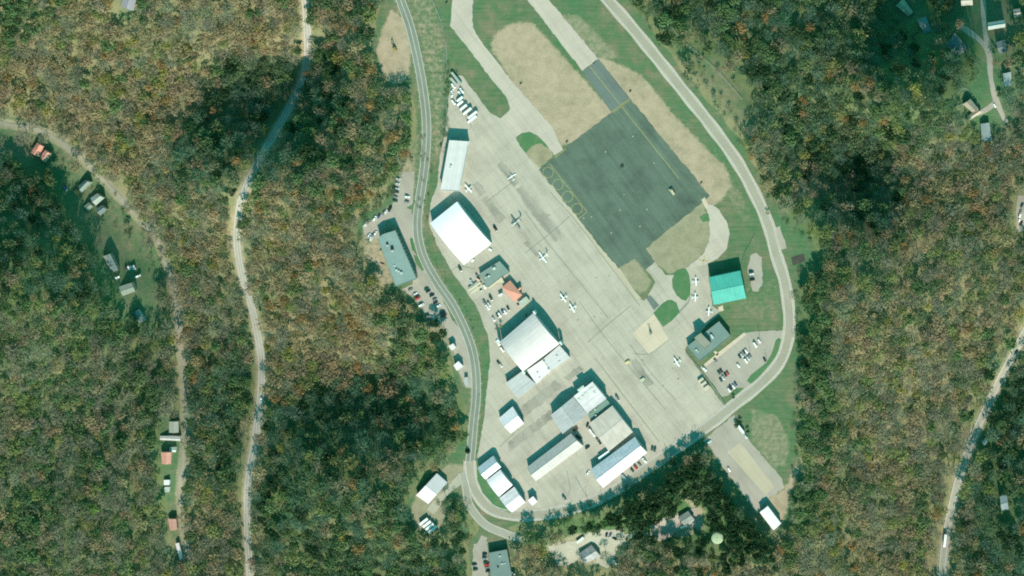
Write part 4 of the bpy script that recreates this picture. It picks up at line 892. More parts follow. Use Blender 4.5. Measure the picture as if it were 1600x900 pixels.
row([(197,419,-72,BK),(201,418.5,-72,W),(204.5,418,-72,GR),(207.5,418,-72,W),(210,417.5,-72,SI,'suv')], 'on the gravel beside the long dark house', 'left', 'cars in a row on the gravel')
row([(215.5,431.5,20,W,'van')], 'alone below the gravel row by the long dark house', '', None)
row([(408.5,624.5,-80,W)], 'driving on the wooded valley road', '', None)
row([(1597,321,60,DG),(1594.5,331,70,GR),(1594,336,70,W,'van'),(1593,343,80,W,'suv'),(1595.5,349,60,BK)], 'in the line on the far right edge', 'top', 'cars on the far right edge')
row([(1554,164.5,-60,W)], 'at the suburban street corner', '', None)
row([(182.5,434,20,W,'pickup_truck')], 'at the shadowed south end of the long dark house', '', None)
row([(708.3,134,-55,W,'van'),(706.5,142,50,W),(706.7,149,80,W,'suv'),(708.5,159.5,-55,W,'van')], 'down the left fence of the truck lot', 'top', 'white vehicles along the truck lot fence')
row([(717.5,144.5,-55,W),(721.5,141.5,-55,W,'pickup_truck')], 'of the white pair in the middle of the truck lot', 'left', 'white pair in the truck lot')

# box trucks and trailers
def box_truck(px, py, ang, L, label, group=None, cab=True, name='box_truck', cat='truck', col=(.72,.73,.70), up=1.6, Hb=3.3):
    x, y, z = on_ground(px, py, up)
    r = thing(name, label, cat, (x, y, z + .12), math.radians(ang), group)
    bm_ = mottled('cargo box paint', col, .05, .4)
    mb = MB(); mb.box((-(1.1 if cab else 0), 0, .95 + (Hb - .95) / 2), (L - (2.4 if cab else 0), 2.4, Hb - .95)); mb.build('cargo_box', bm_, r)
    if cab:
        mb = MB(); mb.loft([[(L / 2 - 2.2, -1.1, .5), (L / 2 - 2.2, 1.1, .5), (L / 2 - 2.2, 1.05, 2.5), (L / 2 - 2.2, -1.05, 2.5)], [(L / 2 - .6, -1.1, .5), (L / 2 - .6, 1.1, .5), (L / 2 - .6, 1.0, 2.4), (L / 2 - .6, -1.0, 2.4)], [(L / 2, -1.05, .5), (L / 2, 1.05, .5), (L / 2, .95, 1.4), (L / 2, -.95, 1.4)]]); mb.build('cab', paint('white'), r)
        mb = MB(); mb.loft([[(L / 2 - .57, -.92, 2.28), (L / 2 - .57, .92, 2.28), (L / 2 - .55, .92, 2.36), (L / 2 - .55, -.92, 2.36)], [(L / 2 - .08, -.86, 1.5), (L / 2 - .08, .86, 1.5), (L / 2 - .05, .86, 1.58), (L / 2 - .05, -.86, 1.58)]]); mb.build('windscreen', M['glass'], r)
    mb = MB(); mb.box((-.2, 0, .75), (L - .8, .9, .25)); mb.build('chassis', M['black'], r)
    wm = wheel_mesh(.5, .3)
    for xx in ((L / 2 - 1.3 if cab else L / 2 - 2), -L / 2 + 1.3, -L / 2 + 2.5):
        for s in (-1, 1):
            o = link(bpy.data.objects.new('wheel', wm), r); o.location = (xx, s * 1.0, .5)
    return r
for i, (a, b, L) in enumerate(((718.5,155,7.5),(718.8,161.5,7.5),(724,168,8.8),(730,174,10.5))):
    box_truck(a, b, 218, L, f'{ORD[i]} from the top of the four white box trucks parked side by side', 'white box trucks in the truck lot')
box_truck(738.5, 179.5, 38, 10.5, 'long trailer, upper of the two at the lower end of the truck lot', 'trailers at the truck lot end', False, 'trailer', 'trailer')
box_truck(737.5, 186.5, 218, 11, 'long box truck, last at the lower end of the truck lot', 'trailers at the truck lot end')
box_truck(713, 122, -52, 14, 'dull grey trailer at the narrow top end of the truck lot', None, False, 'trailer', 'trailer', (.30,.34,.30), 1.2, 2.4)
box_truck(708.5, 127, -52, 9, 'low dull trailer beside the grey one at the top of the truck lot', None, False, 'trailer', 'trailer', (.36,.38,.33), 1.0, 1.8)
box_truck(944, 710.5, 35, 12, 'white trailer in the shadow at the north wall of the slate and white hangar', None, False, 'trailer', 'trailer', (.75,.76,.73))
box_truck(1157.8, 670.5, -52, 8.5, 'white trailer among shrubs at the edge of the south-east clearing', None, False, 'trailer', 'trailer')
box_truck(907, 843.5, 38, 8, 'white trailer north of the weathered grey house', None, False, 'trailer', 'trailer', (.68,.67,.6))
box_truck(1476.5, 845, -97, 13, 'long white truck on the eastern road with a dark front', None, True)
for i, (a, b) in enumerate(((662.5,814.5),(667.3,818.5),(671.7,822.7),(676,826.8))):
    box_truck(a, b, 38, 9.2, f'{ORD[i]} from the top of four white trailers side by side on bare earth', 'white trailers side by side on bare earth', False, 'trailer', 'trailer', (.76,.77,.75))
# cargo containers on the apron
for i, (a, b) in enumerate(((1095,594),(1099.5,599.5),(1104,605.5))):
    x, y, z = on_ground(a, b, 2.2); t = thing('cargo_container', f'cream cargo container, {ORD[i]} from the top of three on the apron by the fence', 'container', (x, y, .06), math.radians(37), 'cream containers by the apron fence')
    mb = MB(); mb.box((0, 0, 1.25), (5.6, 2.5, 2.3)); mb.build('container_body', mottled('cream container', (.56,.50,.40), .08, .5), t)
    mb = MB()
    for k in range(9): mb.box((-2.4 + k * .6, 0, 2.43), (.12, 2.4, .06))
    mb.build('roof_rib', M['beige_wall'], t)
    for s in (-.6, .6): mb = MB(); mb.box((2.84, s, 1.25), (.06, 1.1, 2.1)); mb.build('door', M['door'], t)
# ------------------------------------------------------------------ aircraft
def ring(x, ry, rz, zc, n=12): return [(x, ry * math.cos(a), zc + rz * math.sin(a)) for a in np.linspace(0, 2 * math.pi, n, endpoint=False)]
def aerofoil(mb, pts0, pts1, t):
    """flat wing panel between two chords"""
    (x0, x1, y0, z0), (x2, x3, y1, zz1) = pts0, pts1
    def sect(a, b, y, z, t): return [(a, y, z), (a - (a - b) * .3, y, z + t), (b, y, z + .01), (a - (a - b) * .3, y, z - t * .5)]
    mb.loft([sect(x0, x1, y0, z0, t), sect(x2, x3, y1, zz1, t * .7)])
def make_plane(px, py, ang, label, kind='single', scale=1.0, dark=False, wcol='white', name='light_aircraft'):
    high = kind == 'single'; zf = 1.35 if kind == 'single' else 1.5
    k = scale; x, y, z = on_ground(px, py, 1.8 * k)
    r = thing(name, label, 'plane', (x, y, .06), math.radians(ang), 'light aircraft parked on the apron'); r.scale = (k * .86,) * 3
    wp = mottled('aircraft white', (.82,.83,.82) if not dark else (.16,.19,.18), .03, .5, rough=.35); fm = mottled('aircraft pale grey', (.6,.62,.6), .1, .5, rough=.35) if dark else wp  # dark puts a shadow tone into wing, tail and engine paint
    sp = 5.5 if kind == 'single' else 7.4
    mb = MB(); fl = (4.1, -4.1) if kind == 'single' else (5.4, -6.2)
    a, b = fl
    mb.loft([ring(a, .12, .12, zf - .05), ring(a - .35, .42, .42, zf - .05), ring(a - 1.6, .58, .62, zf + .05), ring(a - 3.2, .6, .72, zf + .15), ring(0 if kind == 'twin' else -.6, .5, .6, zf + .15), ring(b + 1.6, .24, .3, zf + .2), ring(b, .07, .14, zf + .25)]); mb.build('fuselage', fm, r, True)
    zw = zf + .78 if high else zf - .25
    for s in (-1, 1):
        mb = MB(); aerofoil(mb, (1.25, -.35, s * .1, zw), (.95, -.25, s * sp, zw + .12), .12); mb.build('wing', wp, r)
        mb = MB(); ts = 1.75 if kind == 'single' else 2.4; zt = zf + .3 if kind == 'single' else zf + 3.1
        aerofoil(mb, (b + 1.15, b + .1, s * .03, zt), (b + .8, b + .05, s * ts, zt), .05); mb.build('tailplane', wp, r)
        if high: mb = MB(); mb.tube((.5, s * .55, zf - .3), (.4, s * 2.6, zw), .045, n=6); mb.build('wing_strut', wp, r)
    mb = MB(); hh = 1.5 if kind == 'single' else 3.1
    mb.loft([[(b + 1.6, -.05, zf + .25), (b + 1.6, .05, zf + .25), (b - .05, .04, zf + .25), (b - .05, -.04, zf + .25)], [(b + .5, -.03, zf + hh), (b + .5, .03, zf + hh), (b - .25, .03, zf + hh), (b - .25, -.03, zf + hh)]]); mb.build('tail_fin', wp, r)
    mb = MB(); mb.loft([[(a - 1.55, -.5, zf + .42), (a - 1.55, .5, zf + .42), (a - 2.3, .46, zf + .84), (a - 2.3, -.46, zf + .84)], [(a - 1.5, -.5, zf + .47), (a - 1.5, .5, zf + .47), (a - 2.25, .46, zf + .89), (a - 2.25, -.46, zf + .89)]]); mb.build('windscreen', M['glass'], r)
    def prop(xx, yy, zz, rad):
        mb = MB(); mb.tube((xx, yy, zz), (xx + .25, yy, zz), .13, .03, 8); mb.box((xx + .08, yy, zz), (.05, .14, 2 * rad)); mb.build('propeller', M['black'], r)
    if kind == 'twin':
        for s in (-1, 1):
            mb = MB(); mb.loft([[(p[0], p[1] + s * 2.3, p[2]) for p in ring(xx, q, q, zw + .05, 10)] for xx, q in ((2.5, .2), (2.1, .38), (.6, .42), (-.8, .1))]); mb.build('engine', wp, r, True); prop(2.45, s * 2.3, zw + .05, 1.1)
    else: prop(a, 0, zf - .05, .95)
    mb = MB()
    for (xx, yy) in ((a - 1.1, 0), (-.1 if high else .1, -1.2), (-.1 if high else .1, 1.2)):
        w2 = MB(); w2.tube((xx, yy - .09, .24), (xx, yy + .09, .24), .24, n=10); w2.tube((xx, yy, .24), (xx, yy * .45, zf - .4), .05, n=6); w2.build('landing_gear', M['black'], r)
    return r
make_plane(731.5, 295, 42, 'small white plane by the south-east corner of the long pale hangar, nearest the buildings')
make_plane(800, 276, 122, 'white twin-engined plane on the dark strip near the top of the apron', 'twin', .72)
make_plane(806, 347.5, 215, 'twin plane with wings coloured dark for shadow and a T-tail in mid apron', 'twin', 1.15, dark=True)
make_plane(848.5, 402, 215, 'white twin plane standing at the end of a dark tarred crack', 'twin', .95)
make_plane(880.5, 465.5, 215, 'upper of two white planes parked nose to tail')
make_plane(894.5, 481, 210, 'lower of two white planes parked nose to tail')
make_plane(1058, 566, 212, 'lone white plane on the apron just left of the dark terminal')
make_plane(1087, 440, 2, 'white plane by the turquoise hangar, upper of the pair by the grass island', scale=.88)
make_plane(1086, 464.5, 0, 'white plane by the turquoise hangar, lower of the pair by the grass island', scale=.88)
make_plane(1108, 487, 178, 'white plane between the turquoise hangar and the dark terminal', scale=.9)
# helicopter
x, y, z = on_ground(1016.2, 519.5, 1.5)
t = thing('helicopter', 'olive helicopter parked on the pale square pad', 'helicopter', (x, y, .11), math.radians(-80))
ol = mottled('olive drab', (.15,.17,.10), .15, .5)
mb = MB(); mb.loft([ring(2.4, .15, .15, 1.2), ring(2.0, .7, .65, 1.3), ring(.8, 1.05, .95, 1.5), ring(-.6, 1.0, .95, 1.55), ring(-1.7, .4, .45, 1.7)]); mb.build('fuselage', ol, t, True)
mb = MB(); mb.tube((-1.5, 0, 1.75), (-5.4, 0, 2.0), .3, .12, 10); mb.build('tail_boom', ol, t)
mb = MB(); mb.loft([[(-5.6, -.05, 1.9), (-5.6, .05, 1.9), (-5.0, .05, 1.9), (-5.0, -.05, 1.9)], [(-5.9, -.04, 3), (-5.9, .04, 3), (-5.5, .04, 3), (-5.5, -.04, 3)]]); mb.box((-5.0, 0, 2.0), (.5, 1.8, .05)); mb.build('tail_fin', ol, t)
mb = MB(); mb.tube((0, 0, 2.4), (0, 0, 3.0), .12, n=8)
for a in (20, 200): mb.box((2.6 * math.cos(math.radians(a)), 2.6 * math.sin(math.radians(a)), 3.0), (5.2, .28, .05), math.radians(a))
mb.build('main_rotor', M['grey_wall'], t)
mb = MB(); mb.box((-5.6, .25, 2.5), (.16, .04, 1.5)); mb.build('tail_rotor', M['black'], t)
mb = MB(); mb.loft([[(1.5, -.7, 1.75), (1.5, .7, 1.75), (2.32, .35, 1.45), (2.32, -.35, 1.45)], [(1.3, -.65, 2.1), (1.3, .65, 2.1), (2.2, .35, 1.62), (2.2, -.35, 1.62)]]); mb.build('windscreen', M['glass'], t)
for s in (-1, 1):
    mb = MB(); mb.tube((-1.5, s * 1.1, .12), (1.9, s * 1.1, .12), .07, n=6); mb.tube((-.8, s * 1.1, .12), (-.8, s * .6, .8), .05, n=6); mb.tube((.9, s * 1.1, .12), (.9, s * .6, .8), .05, n=6); mb.build('skid', M['black'], t)
# service carts, paver, excavator
def cart(px, py, ang, col, label, name='baggage_cart', cat='cart', L=4.2, Wd=2.6):
    x, y, z = on_ground(px, py, 1.0); t = thing(name, label, cat, (x, y, z + .1), math.radians(ang))
    mb = MB(); mb.box((0, 0, .75), (L, Wd, .35)); mb.box((L * .1, 0, 1.15), (L * .5, Wd * .7, .45)); mb.build('body', col, t)
    mb = MB(); mb.tube((L / 2, 0, .5), (L / 2 + 1.6, 0, .4), .07, n=6); mb.build('tow_bar', M['black'], t)
    wm = wheel_mesh(.35, .25)
    for a in (-L * .32, L * .32):
        for s in (-1, 1): o = link(bpy.data.objects.new('wheel', wm), t); o.location = (a, s * (Wd / 2 - .1), .35)
    return t
cart(980.5, 566, 40, mottled('yellow cart', (.62,.52,.25), .1), 'cream-yellow service cart on the southern apron, upper of two')
cart(1004, 593, 40, mottled('pale cart', (.45,.47,.35), .1), 'pale green-grey service cart on the southern apron, lower of two', L=4.6, Wd=3)
cart(738.5, 407, 60, paint('white'), 'small white towing cart beside the south-east wall of the dazzling white hangar', L=3, Wd=2)
cart(766, 390, -30, paint('white'), 'small white cart near the east corner of the dazzling white hangar', L=3, Wd=2)
cart(803, 672-103, -40, paint('grey'), 'grey ground cart beside the vaulted hangar door', L=2, Wd=1.4) if False else None
x, y, z = on_ground(1050.5, 299.5, 1.2)
t = thing('paving_machine', 'tan paving machine standing alone on the dark asphalt pad', 'paver', (x, y, .13), math.radians(-58))
tanm = mottled('tan machine paint', (.48,.43,.29), .1)
mb = MB(); mb.box((.8, 0, 1.2), (5, 2.3, 1.5)); mb.box((-2.6, 0, .9), (1.6, 3.6, 1.0)); mb.build('body', tanm, t)
mb = MB(); mb.box((-.8, 0, 2.7), (2.2, 2.2, .12)); mb.build('canopy', tanm, t)
for sx in (-1.7, .1):
    for s in (-1, 1): mb = MB(); mb.tube((sx, s * 1, 1.9), (sx, s * 1, 2.65), .06, n=6); mb.build('canopy_post', M['black'], t)
for s in (-1, 1): mb = MB(); mb.box((.2, s * 1.0, .4), (4, .5, .8)); mb.build('track', M['black'], t)
x, y, z = on_ground(616.5, 76, 1.5)
t = thing('excavator', 'dark excavator with raised boom working on the pale dirt heap', 'excavator', (x, y, z), math.radians(115))
for s in (-1, 1): mb = MB(); mb.box((0, s * 1.1, .45), (4, .6, .9)); mb.build('track', M['black'], t)
mb = MB(); mb.box((-.4, 0, 1.7), (3.4, 2.6, 1.4)); mb.box((.7, .7, 2.6), (1.3, 1.1, 1.0)); mb.build('body', mottled('excavator paint', (.28,.22,.06), .2), t)
mb = MB(); mb.tube((1, -.3, 2), (4.4, -.3, 5), .28, .22, 6); mb.tube((4.4, -.3, 5), (6.6, -.3, 2.2), .2, .16, 6); mb.build('boom', M['pole'], t)
mb = MB(); mb.box((6.7, -.3, 1.6), (.9, 1.1, .9)); mb.build('bucket', M['black'], t)
# rust-coloured scrap skip beside the workshop
x, y, z = on_ground(899, 671, 1.2); t = thing('skip', 'rusty red skip full of scrap in the yard corner by the grey gabled workshop', 'skip', (x, y, .06), math.radians(30))
mb = MB(); I = [(-2.3,-1.2),(2.3,-1.2),(2.3,1.2),(-2.3,1.2)]
mb.prism(I, .1, .25); [mb.box(c, d) for c, d in (((0, -1.2, .9), (4.6, .1, 1.4)), ((0, 1.2, .9), (4.6, .1, 1.4)), ((-2.3, 0, .9), (.1, 2.3, 1.4)), ((2.3, 0, .9), (.1, 2.3, 1.4)))]; mb.build('skip_body', mottled('rust', (.34,.14,.08), .3, .5), t)
mb = MB(); [mb.box((RND.uniform(-1.8, 1.8), RND.uniform(-.9, .9), RND.uniform(.5, 1.4)), (RND.uniform(.4, 1.4), RND.uniform(.3, .8), RND.uniform(.3, .7)), RND.uniform(0, 3)) for _ in range(16)]; mb.build('scrap', mottled('scrap', (.22,.17,.14), .5, .8), t)
# utility poles with crossarms
for (px, py, h, lab) in ((891,765,13.5,'wooden utility pole in the southern pavement below the long grey hangar'),(918,781,10,'wooden utility pole in the southern pavement left of the slate and white hangar'),(941,779,9,'short wooden pole near the pavement edge below the slate and white hangar'),(1086,693,13,'left of two close wooden poles at the tip of the tree belt'),(1090,691,13,'right of two close wooden poles at the tip of the tree belt'),(1042,714,10,'wooden pole standing by the road along the tree belt'),(1532,684,11,'roadside wooden pole beside the small pale shed at the eastern road'),
                         (1187,525,9,'lamp post at the upper right of the terminal car park'),(1172,548,9,'lamp post beside the busiest block of the terminal car park'),(1198,562,8,'lamp post by the curved median of the terminal car park'),(683,419,8,'pole at the western road opposite the dazzling white hangar'),(698,440,8,'pole at the western road by the green verge')):
    x, y, z = on_ground(px, py); t = thing('lamp_post' if 'lamp' in lab else 'utility_pole', lab, 'pole', (x, y, z), math.radians(RND.uniform(20, 50)))
    mb = MB(); mb.tube((0, 0, -.5), (0, 0, h), .17, .11, 8); mb.build('post', M['steel'] if 'lamp' in lab else M['pole'], t)
    mb = MB(); mb.box((0, 0, h - .6), (.14, 2.4, .14) if 'lamp' not in lab else (.2, 1.8, .1)); mb.build('crossarm' if 'lamp' not in lab else 'lamp_arm', M['pole'], t)
# fences
def fence(pts, h, label, mat, post=3.0, name='fence'):
    L = spline([on_ground(a, b)[:2] for a, b in pts], post); o = L[0]
    t = thing(name, label, 'fence', (*o, float(hgt(*o))))
    z0 = float(hgt(*o)); mb = MB(); rl = MB()
    for i, p in enumerate(L):
        z = float(hgt(*p)) - z0; mb.tube((p[0] - o[0], p[1] - o[1], z - .3), (p[0] - o[0], p[1] - o[1], z + h), .07, n=5)
        if i:
            q = L[i - 1]; zq = float(hgt(*q)) - z0
            for k in np.linspace(.1, h - .05, 7): rl.tube((q[0] - o[0], q[1] - o[1], zq + k), (p[0] - o[0], p[1] - o[1], z + k), .02 if k < h - .1 else .045, n=4, caps=False)
    mb.build('fence_post', mat, t); rl.build('wire_mesh', mat, t)
fence([(676,0),(690,35),(697,70),(699,110)], 2.4, 'wire fence up the slope between the western road and the taxiway', M['steel'])
fence([(699,150),(697,200),(690,235)], 2.4, 'wire fence along the left edge of the truck lot', M['steel'])
fence([(709,160),(722,175),(737,200)], 2.4, 'slanting wire fence behind the parked box trucks', M['steel'])
fence([(1071,549),(1093,577),(1116,606),(1135,636)], 2.2, 'wire fence between the apron and the terminal car park', M['steel'])
fence([(1062,490),(1076,474),(1079,462)], 2.2, 'curved wire fence between two grass islands by the turquoise hangar', M['steel'])
fence([(1180,368),(1165,395),(1158,418)], 2.0, 'wire fence north of the turquoise hangar', M['steel'])
fence([(900,748),(918,780)], 2.0, 'wire fence crossing the southern pavement beside the slate and white hangar', M['steel'])
fence([(1489,153),(1498,165),(1509,159)], 1.6, 'pale yard fence west of the brown gabled house', M['white_wall'])
fence([(1489,153),(1509,138),(1536,175)], 1.6, 'pale yard fence north-east of the brown gabled house', M['white_wall'])
fence([(1160,155),(1120,110),(1060,55),(1010,-10)], 2.4, 'wire fence along the forest edge east of the loop road', M['steel'])

for (px, py, lab) in ((814,131,'small dark airfield sign on the grass strip beside the taxiway'),(985,143,'small dark airfield sign on bare ground beside the runway end'),(886,222,'small dark airfield sign at the north-west edge of the asphalt pad'),(1096,286,'small dark airfield sign at the east edge of the asphalt pad'),(698,4,'small dark box on the grass left of the taxiway at the top edge')):
    x, y, z = on_ground(px, py); t = thing('airfield_sign', lab, 'sign', (x, y, z), math.radians(40))
    mb = MB(); mb.box((0, 0, .8), (2.6, .3, 1.0)); mb.build('panel', M['black'], t)
    for s_ in (-.9, .9): mb = MB(); mb.tube((s_, 0, -.2), (s_, 0, .35), .06, n=6); mb.build('leg', M['steel'], t)
# ------------------------------------------------------------------ trees
def tree_proto(kind, rng):
    """unit tree: crown radius 1, height 1. returns crown quads (n,4,3) and trunk quads"""
    def norm(v): return v / (np.linalg.norm(v, axis=-1, keepdims=True) + 1e-9)
    def quads(c, nrm, sx, sy, along=None):
        a = along if along is not None else rng.normal(size=c.shape)
        nrm = norm(nrm); a = norm(a - nrm * np.sum(a * nrm, -1, keepdims=True)); b = np.cross(nrm, a)
        a = a * sx[:, None] / 2; b = b * sy[:, None] / 2
        return np.stack([c - a - b * .6, c + a - b * .75, c + a * .9 + b * .8, c - a * .8 + b], 1)
    out = []
    K = 0.36                                         # crown is measured in a metric frame: z scaled later (height about 2.8 R)
    cz = .68
    if kind in ('leafy', 'half', 'rusty'):
        nl = {'leafy': 15, 'half': 12, 'rusty': 13}[kind]; per = {'leafy': 16, 'half': 8, 'rusty': 12}[kind]
        th = rng.uniform(0, 2 * np.pi, nl); rr = np.sqrt(rng.uniform(.02, 1, nl)) * .78
        lz = .95 - .17 * rr ** 2 + rng.uniform(-.06, .05, nl)
        L = np.c_[rr * np.cos(th) * rng.uniform(.85, 1.15), rr * np.sin(th), lz]
        c = np.repeat(L, per, 0) + rng.normal(size=(nl * per, 3)) * np.array([.17, .17, .05])
        c[:, 2] = np.minimum(c[:, 2], 1.0)
        s = rng.uniform(.12, .30, len(c)) * (1.0 if kind == 'leafy' else .9)
        n = rng.normal(size=c.shape) * .4 + np.array([0, 0, 1.2]) + np.c_[c[:, 0], c[:, 1], 0 * c[:, 0]] * .6
        out.append(quads(c, n, s, s * rng.uniform(.6, 1, len(s))))
    if kind in ('bare', 'half', 'rusty'):
        nt = {'bare': 112, 'half': 50, 'rusty': 30}[kind]
        th = rng.uniform(0, 2 * np.pi, nt); rr = np.sqrt(rng.uniform(.01, 1, nt)) * .95
        z = .96 - .17 * rr ** 2 + rng.uniform(-.09, .03, nt)
        c = np.c_[rr * np.cos(th), rr * np.sin(th), z]
        al = np.c_[np.cos(th), np.sin(th), rng.uniform(.1, .5, nt)] + rng.normal(size=(nt, 3)) * .45
        n = rng.normal(size=c.shape) * .45 + np.array([0, 0, 1.3])
        out.append(quads(c, n, rng.uniform(.25, .7, nt), rng.uniform(.026, .068, nt), al))
    if kind == 'bare':
        m = 30; th = rng.uniform(0, 2 * np.pi, m); rr = np.sqrt(rng.uniform(0, 1, m)) * .8
        c = np.c_[rr * np.cos(th), rr * np.sin(th), .94 - .18 * rr ** 2 + rng.uniform(-.08, .03, m)]
        s = rng.uniform(.12, .24, m); out.append(quads(c, rng.normal(size=c.shape) * .6 + np.array([0, 0, 1.1]), s, s * .7))
    if kind == 'conifer':
        m = 150; t = rng.uniform(0, 1, m) ** .6; th = rng.uniform(0, 2 * np.pi, m); rr = t * rng.uniform(.5, 1.05, m)
        c = np.c_[rr * np.cos(th), rr * np.sin(th), 1.0 - t * .85]
        al = np.c_[np.cos(th), np.sin(th), -.35 + 0 * th]; n = np.c_[np.cos(th) * .5, np.sin(th) * .5, 1 + 0 * th] + rng.normal(size=(m, 3)) * .25
        out.append(quads(c, n, rng.uniform(.35, .6, m), rng.uniform(.15, .28, m), al))
    crown = np.concatenate(out, 0)
    tq = []
    def limb(p, q, r0, r1):
        p = np.array(p); q = np.array(q); d = norm((q - p)[None])[0]; u = norm(np.cross(d, [0.3, 1, .2])[None])[0]; v = np.cross(d, u)
        P = [p + (u * a + v * b) * r0 for a, b in ((1, 0), (0, 1), (-1, 0), (0, -1))]; Qq = [q + (u * a + v * b) * r1 for a, b in ((1, 0), (0, 1), (-1, 0), (0, -1))]
        for i in range(4): tq.append([P[i], P[(i + 1) % 4], Qq[(i + 1) % 4], Qq[i]])
    limb((0, 0, -.06), (.03, .02, .62), .055, .03)
    limb((.03, .02, .62), (.02, -.02, .93), .03, .01)
    for k in range({'bare': 5, 'half': 4}.get(kind, 3)):
        a = k * 2.4 + rng.uniform(-.4, .4); z0 = rng.uniform(.42, .66); e = rng.uniform(.5, .85)
        limb((.02, .01, z0), (e * math.cos(a), e * math.sin(a), z0 + rng.uniform(.15, .28)), .022, .007)
    return crown, np.array(tq)
KINDS = ('bare', 'half', 'rusty', 'leafy', 'conifer')
PRT = {k: [tree_proto(k, NR) for _ in range(5)] for k in KINDS}
LEAF = {  # kind of crown, leaf or twig colour
 'grey': ('bare', (0.284,0.284,0.195)), 'tan': ('half', (0.380,0.306,0.177)), 'brown': ('half', (0.317,0.265,0.161)), 'rust': ('rusty', (0.350,0.237,0.106)),
 'gold': ('rusty', (0.332,0.309,0.098)), 'olive': ('half', (0.251,0.279,0.110)), 'green': ('leafy', (0.138,0.214,0.091)), 'lime': ('leafy', (0.203,0.319,0.076)),
 'deep': ('leafy', (0.047,0.100,0.045)), 'slate': ('bare', (.135,.225,.145)), 'pine': ('conifer', (0.027,0.073,0.034)), 'dusk': ('half', (0.138,0.200,0.106))}
DESC = {'grey': 'bare grey-green', 'tan': 'thin tan-leaved', 'brown': 'thin brown-leaved', 'rust': 'rust-orange', 'gold': 'yellow-gold', 'olive': 'olive-leaved', 'green': 'leafy green', 'lime': 'bright lime-green', 'deep': 'dark green dense', 'slate': 'bare slate-coloured', 'pine': 'dark conical evergreen', 'dusk': 'dull blue-green'}
WSET = {
 'default': dict(grey=44, tan=18, brown=12, rust=1.5, gold=1.5, olive=13, green=4, dusk=8),
 'tan': dict(grey=24, tan=36, brown=16, rust=6, gold=7, olive=12, green=3),
 'mix': dict(grey=18, tan=10, brown=12, rust=9, gold=4, olive=10, green=16, dusk=18, deep=8),
 'gloom': dict(slate=30, dusk=26, deep=14, green=12, brown=7, olive=7, rust=2.5, gold=1),  # darker crowns: shade of the dim woods put into leaf colour
 'dark': dict(slate=42, dusk=20, deep=14, green=7, brown=5, rust=2, olive=4),  # palette darkened to paint slope shade into the crowns
 'green': dict(green=36, olive=18, grey=16, dusk=12, deep=8, gold=3),
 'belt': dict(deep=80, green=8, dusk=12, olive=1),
 'left': dict(grey=38, dusk=18, green=14, olive=16, brown=8, tan=6),
 'south': dict(tan=25, rust=12, brown=18, grey=25, gold=5, green=8),
 'scrub': dict(grey=45, olive=25, brown=20)}
ZN0 = [('gloom', [(280,560),(395,560),(400,760),(300,800)]), ('left', [(-60,430),(180,470),(250,560),(250,940),(-60,940)]), ('green', [(-60,-60),(110,-60),(80,50),(-60,80)])]
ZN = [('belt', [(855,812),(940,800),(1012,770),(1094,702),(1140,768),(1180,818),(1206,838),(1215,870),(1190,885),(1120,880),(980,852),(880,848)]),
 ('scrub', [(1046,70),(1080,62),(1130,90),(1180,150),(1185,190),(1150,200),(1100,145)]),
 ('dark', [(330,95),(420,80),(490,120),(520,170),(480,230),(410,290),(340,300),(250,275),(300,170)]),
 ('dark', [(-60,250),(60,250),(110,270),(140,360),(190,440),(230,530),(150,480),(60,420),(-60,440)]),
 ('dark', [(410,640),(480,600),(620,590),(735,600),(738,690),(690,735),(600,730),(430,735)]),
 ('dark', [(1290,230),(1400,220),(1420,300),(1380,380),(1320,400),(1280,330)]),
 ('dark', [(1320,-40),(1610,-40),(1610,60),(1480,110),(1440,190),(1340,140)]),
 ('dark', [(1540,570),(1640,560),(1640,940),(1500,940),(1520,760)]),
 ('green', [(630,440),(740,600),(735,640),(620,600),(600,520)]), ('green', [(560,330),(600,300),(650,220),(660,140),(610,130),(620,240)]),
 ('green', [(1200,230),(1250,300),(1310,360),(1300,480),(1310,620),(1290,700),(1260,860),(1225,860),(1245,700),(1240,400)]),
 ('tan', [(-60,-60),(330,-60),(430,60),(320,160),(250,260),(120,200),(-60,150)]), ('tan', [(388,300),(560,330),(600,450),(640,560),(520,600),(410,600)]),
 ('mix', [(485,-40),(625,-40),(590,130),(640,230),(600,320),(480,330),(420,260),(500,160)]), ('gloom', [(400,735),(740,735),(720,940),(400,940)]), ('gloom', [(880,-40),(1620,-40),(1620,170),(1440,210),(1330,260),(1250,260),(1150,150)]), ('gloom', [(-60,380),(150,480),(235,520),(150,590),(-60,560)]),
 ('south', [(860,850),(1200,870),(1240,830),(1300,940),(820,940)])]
SUNDIR = Vector((-0.175, 0.985, 0)).normalized()
HOUSES = np.array([o.location[:2] for o in bpy.data.objects if o.type == 'EMPTY' and o.parent is None])
def CLEAROK(X, Y):
    return np.min(np.hypot(X[:, None] - HOUSES[None, :, 0], Y[:, None] - HOUSES[None, :, 1]), 1) > 13
# candidate trees on a jittered lattice
cand = []
st = 9.2
for j, yy in enumerate(np.arange(-318, 330, st * .87)):
    for xx in np.arange(-530, 530, st):
        cand.append((xx + (j % 2) * st / 2 + RND.uniform(-3.2, 3.2), yy + RND.uniform(-3.2, 3.2)))
for yy in np.arange(-250, -140, 6.4):               # the belt south of the road is planted more densely
    for xx in np.arange(30, 250, 6.6):
        p = (xx + RND.uniform(-2.2, 2.2), yy + RND.uniform(-2.2, 2.2))
        if RND.random() < .97: cand.append(p)
_b = poly_dist(np.array([p[0] for p in cand]), np.array([p[1] for p in cand]), flatP(ZN[0][1])); _n0 = int(np.ceil(len(cand) - 0))
cand = [p for p, d_ in zip(cand, _b) if d_ < 0 or not (30 <= p[0] <= 250 and -252 <= p[1] <= -140) or RND.random() < .45]
cand = [p for p in cand if RND.random() > .05]
cand = np.array(cand); X, Y = cand[:, 0], cand[:, 1]
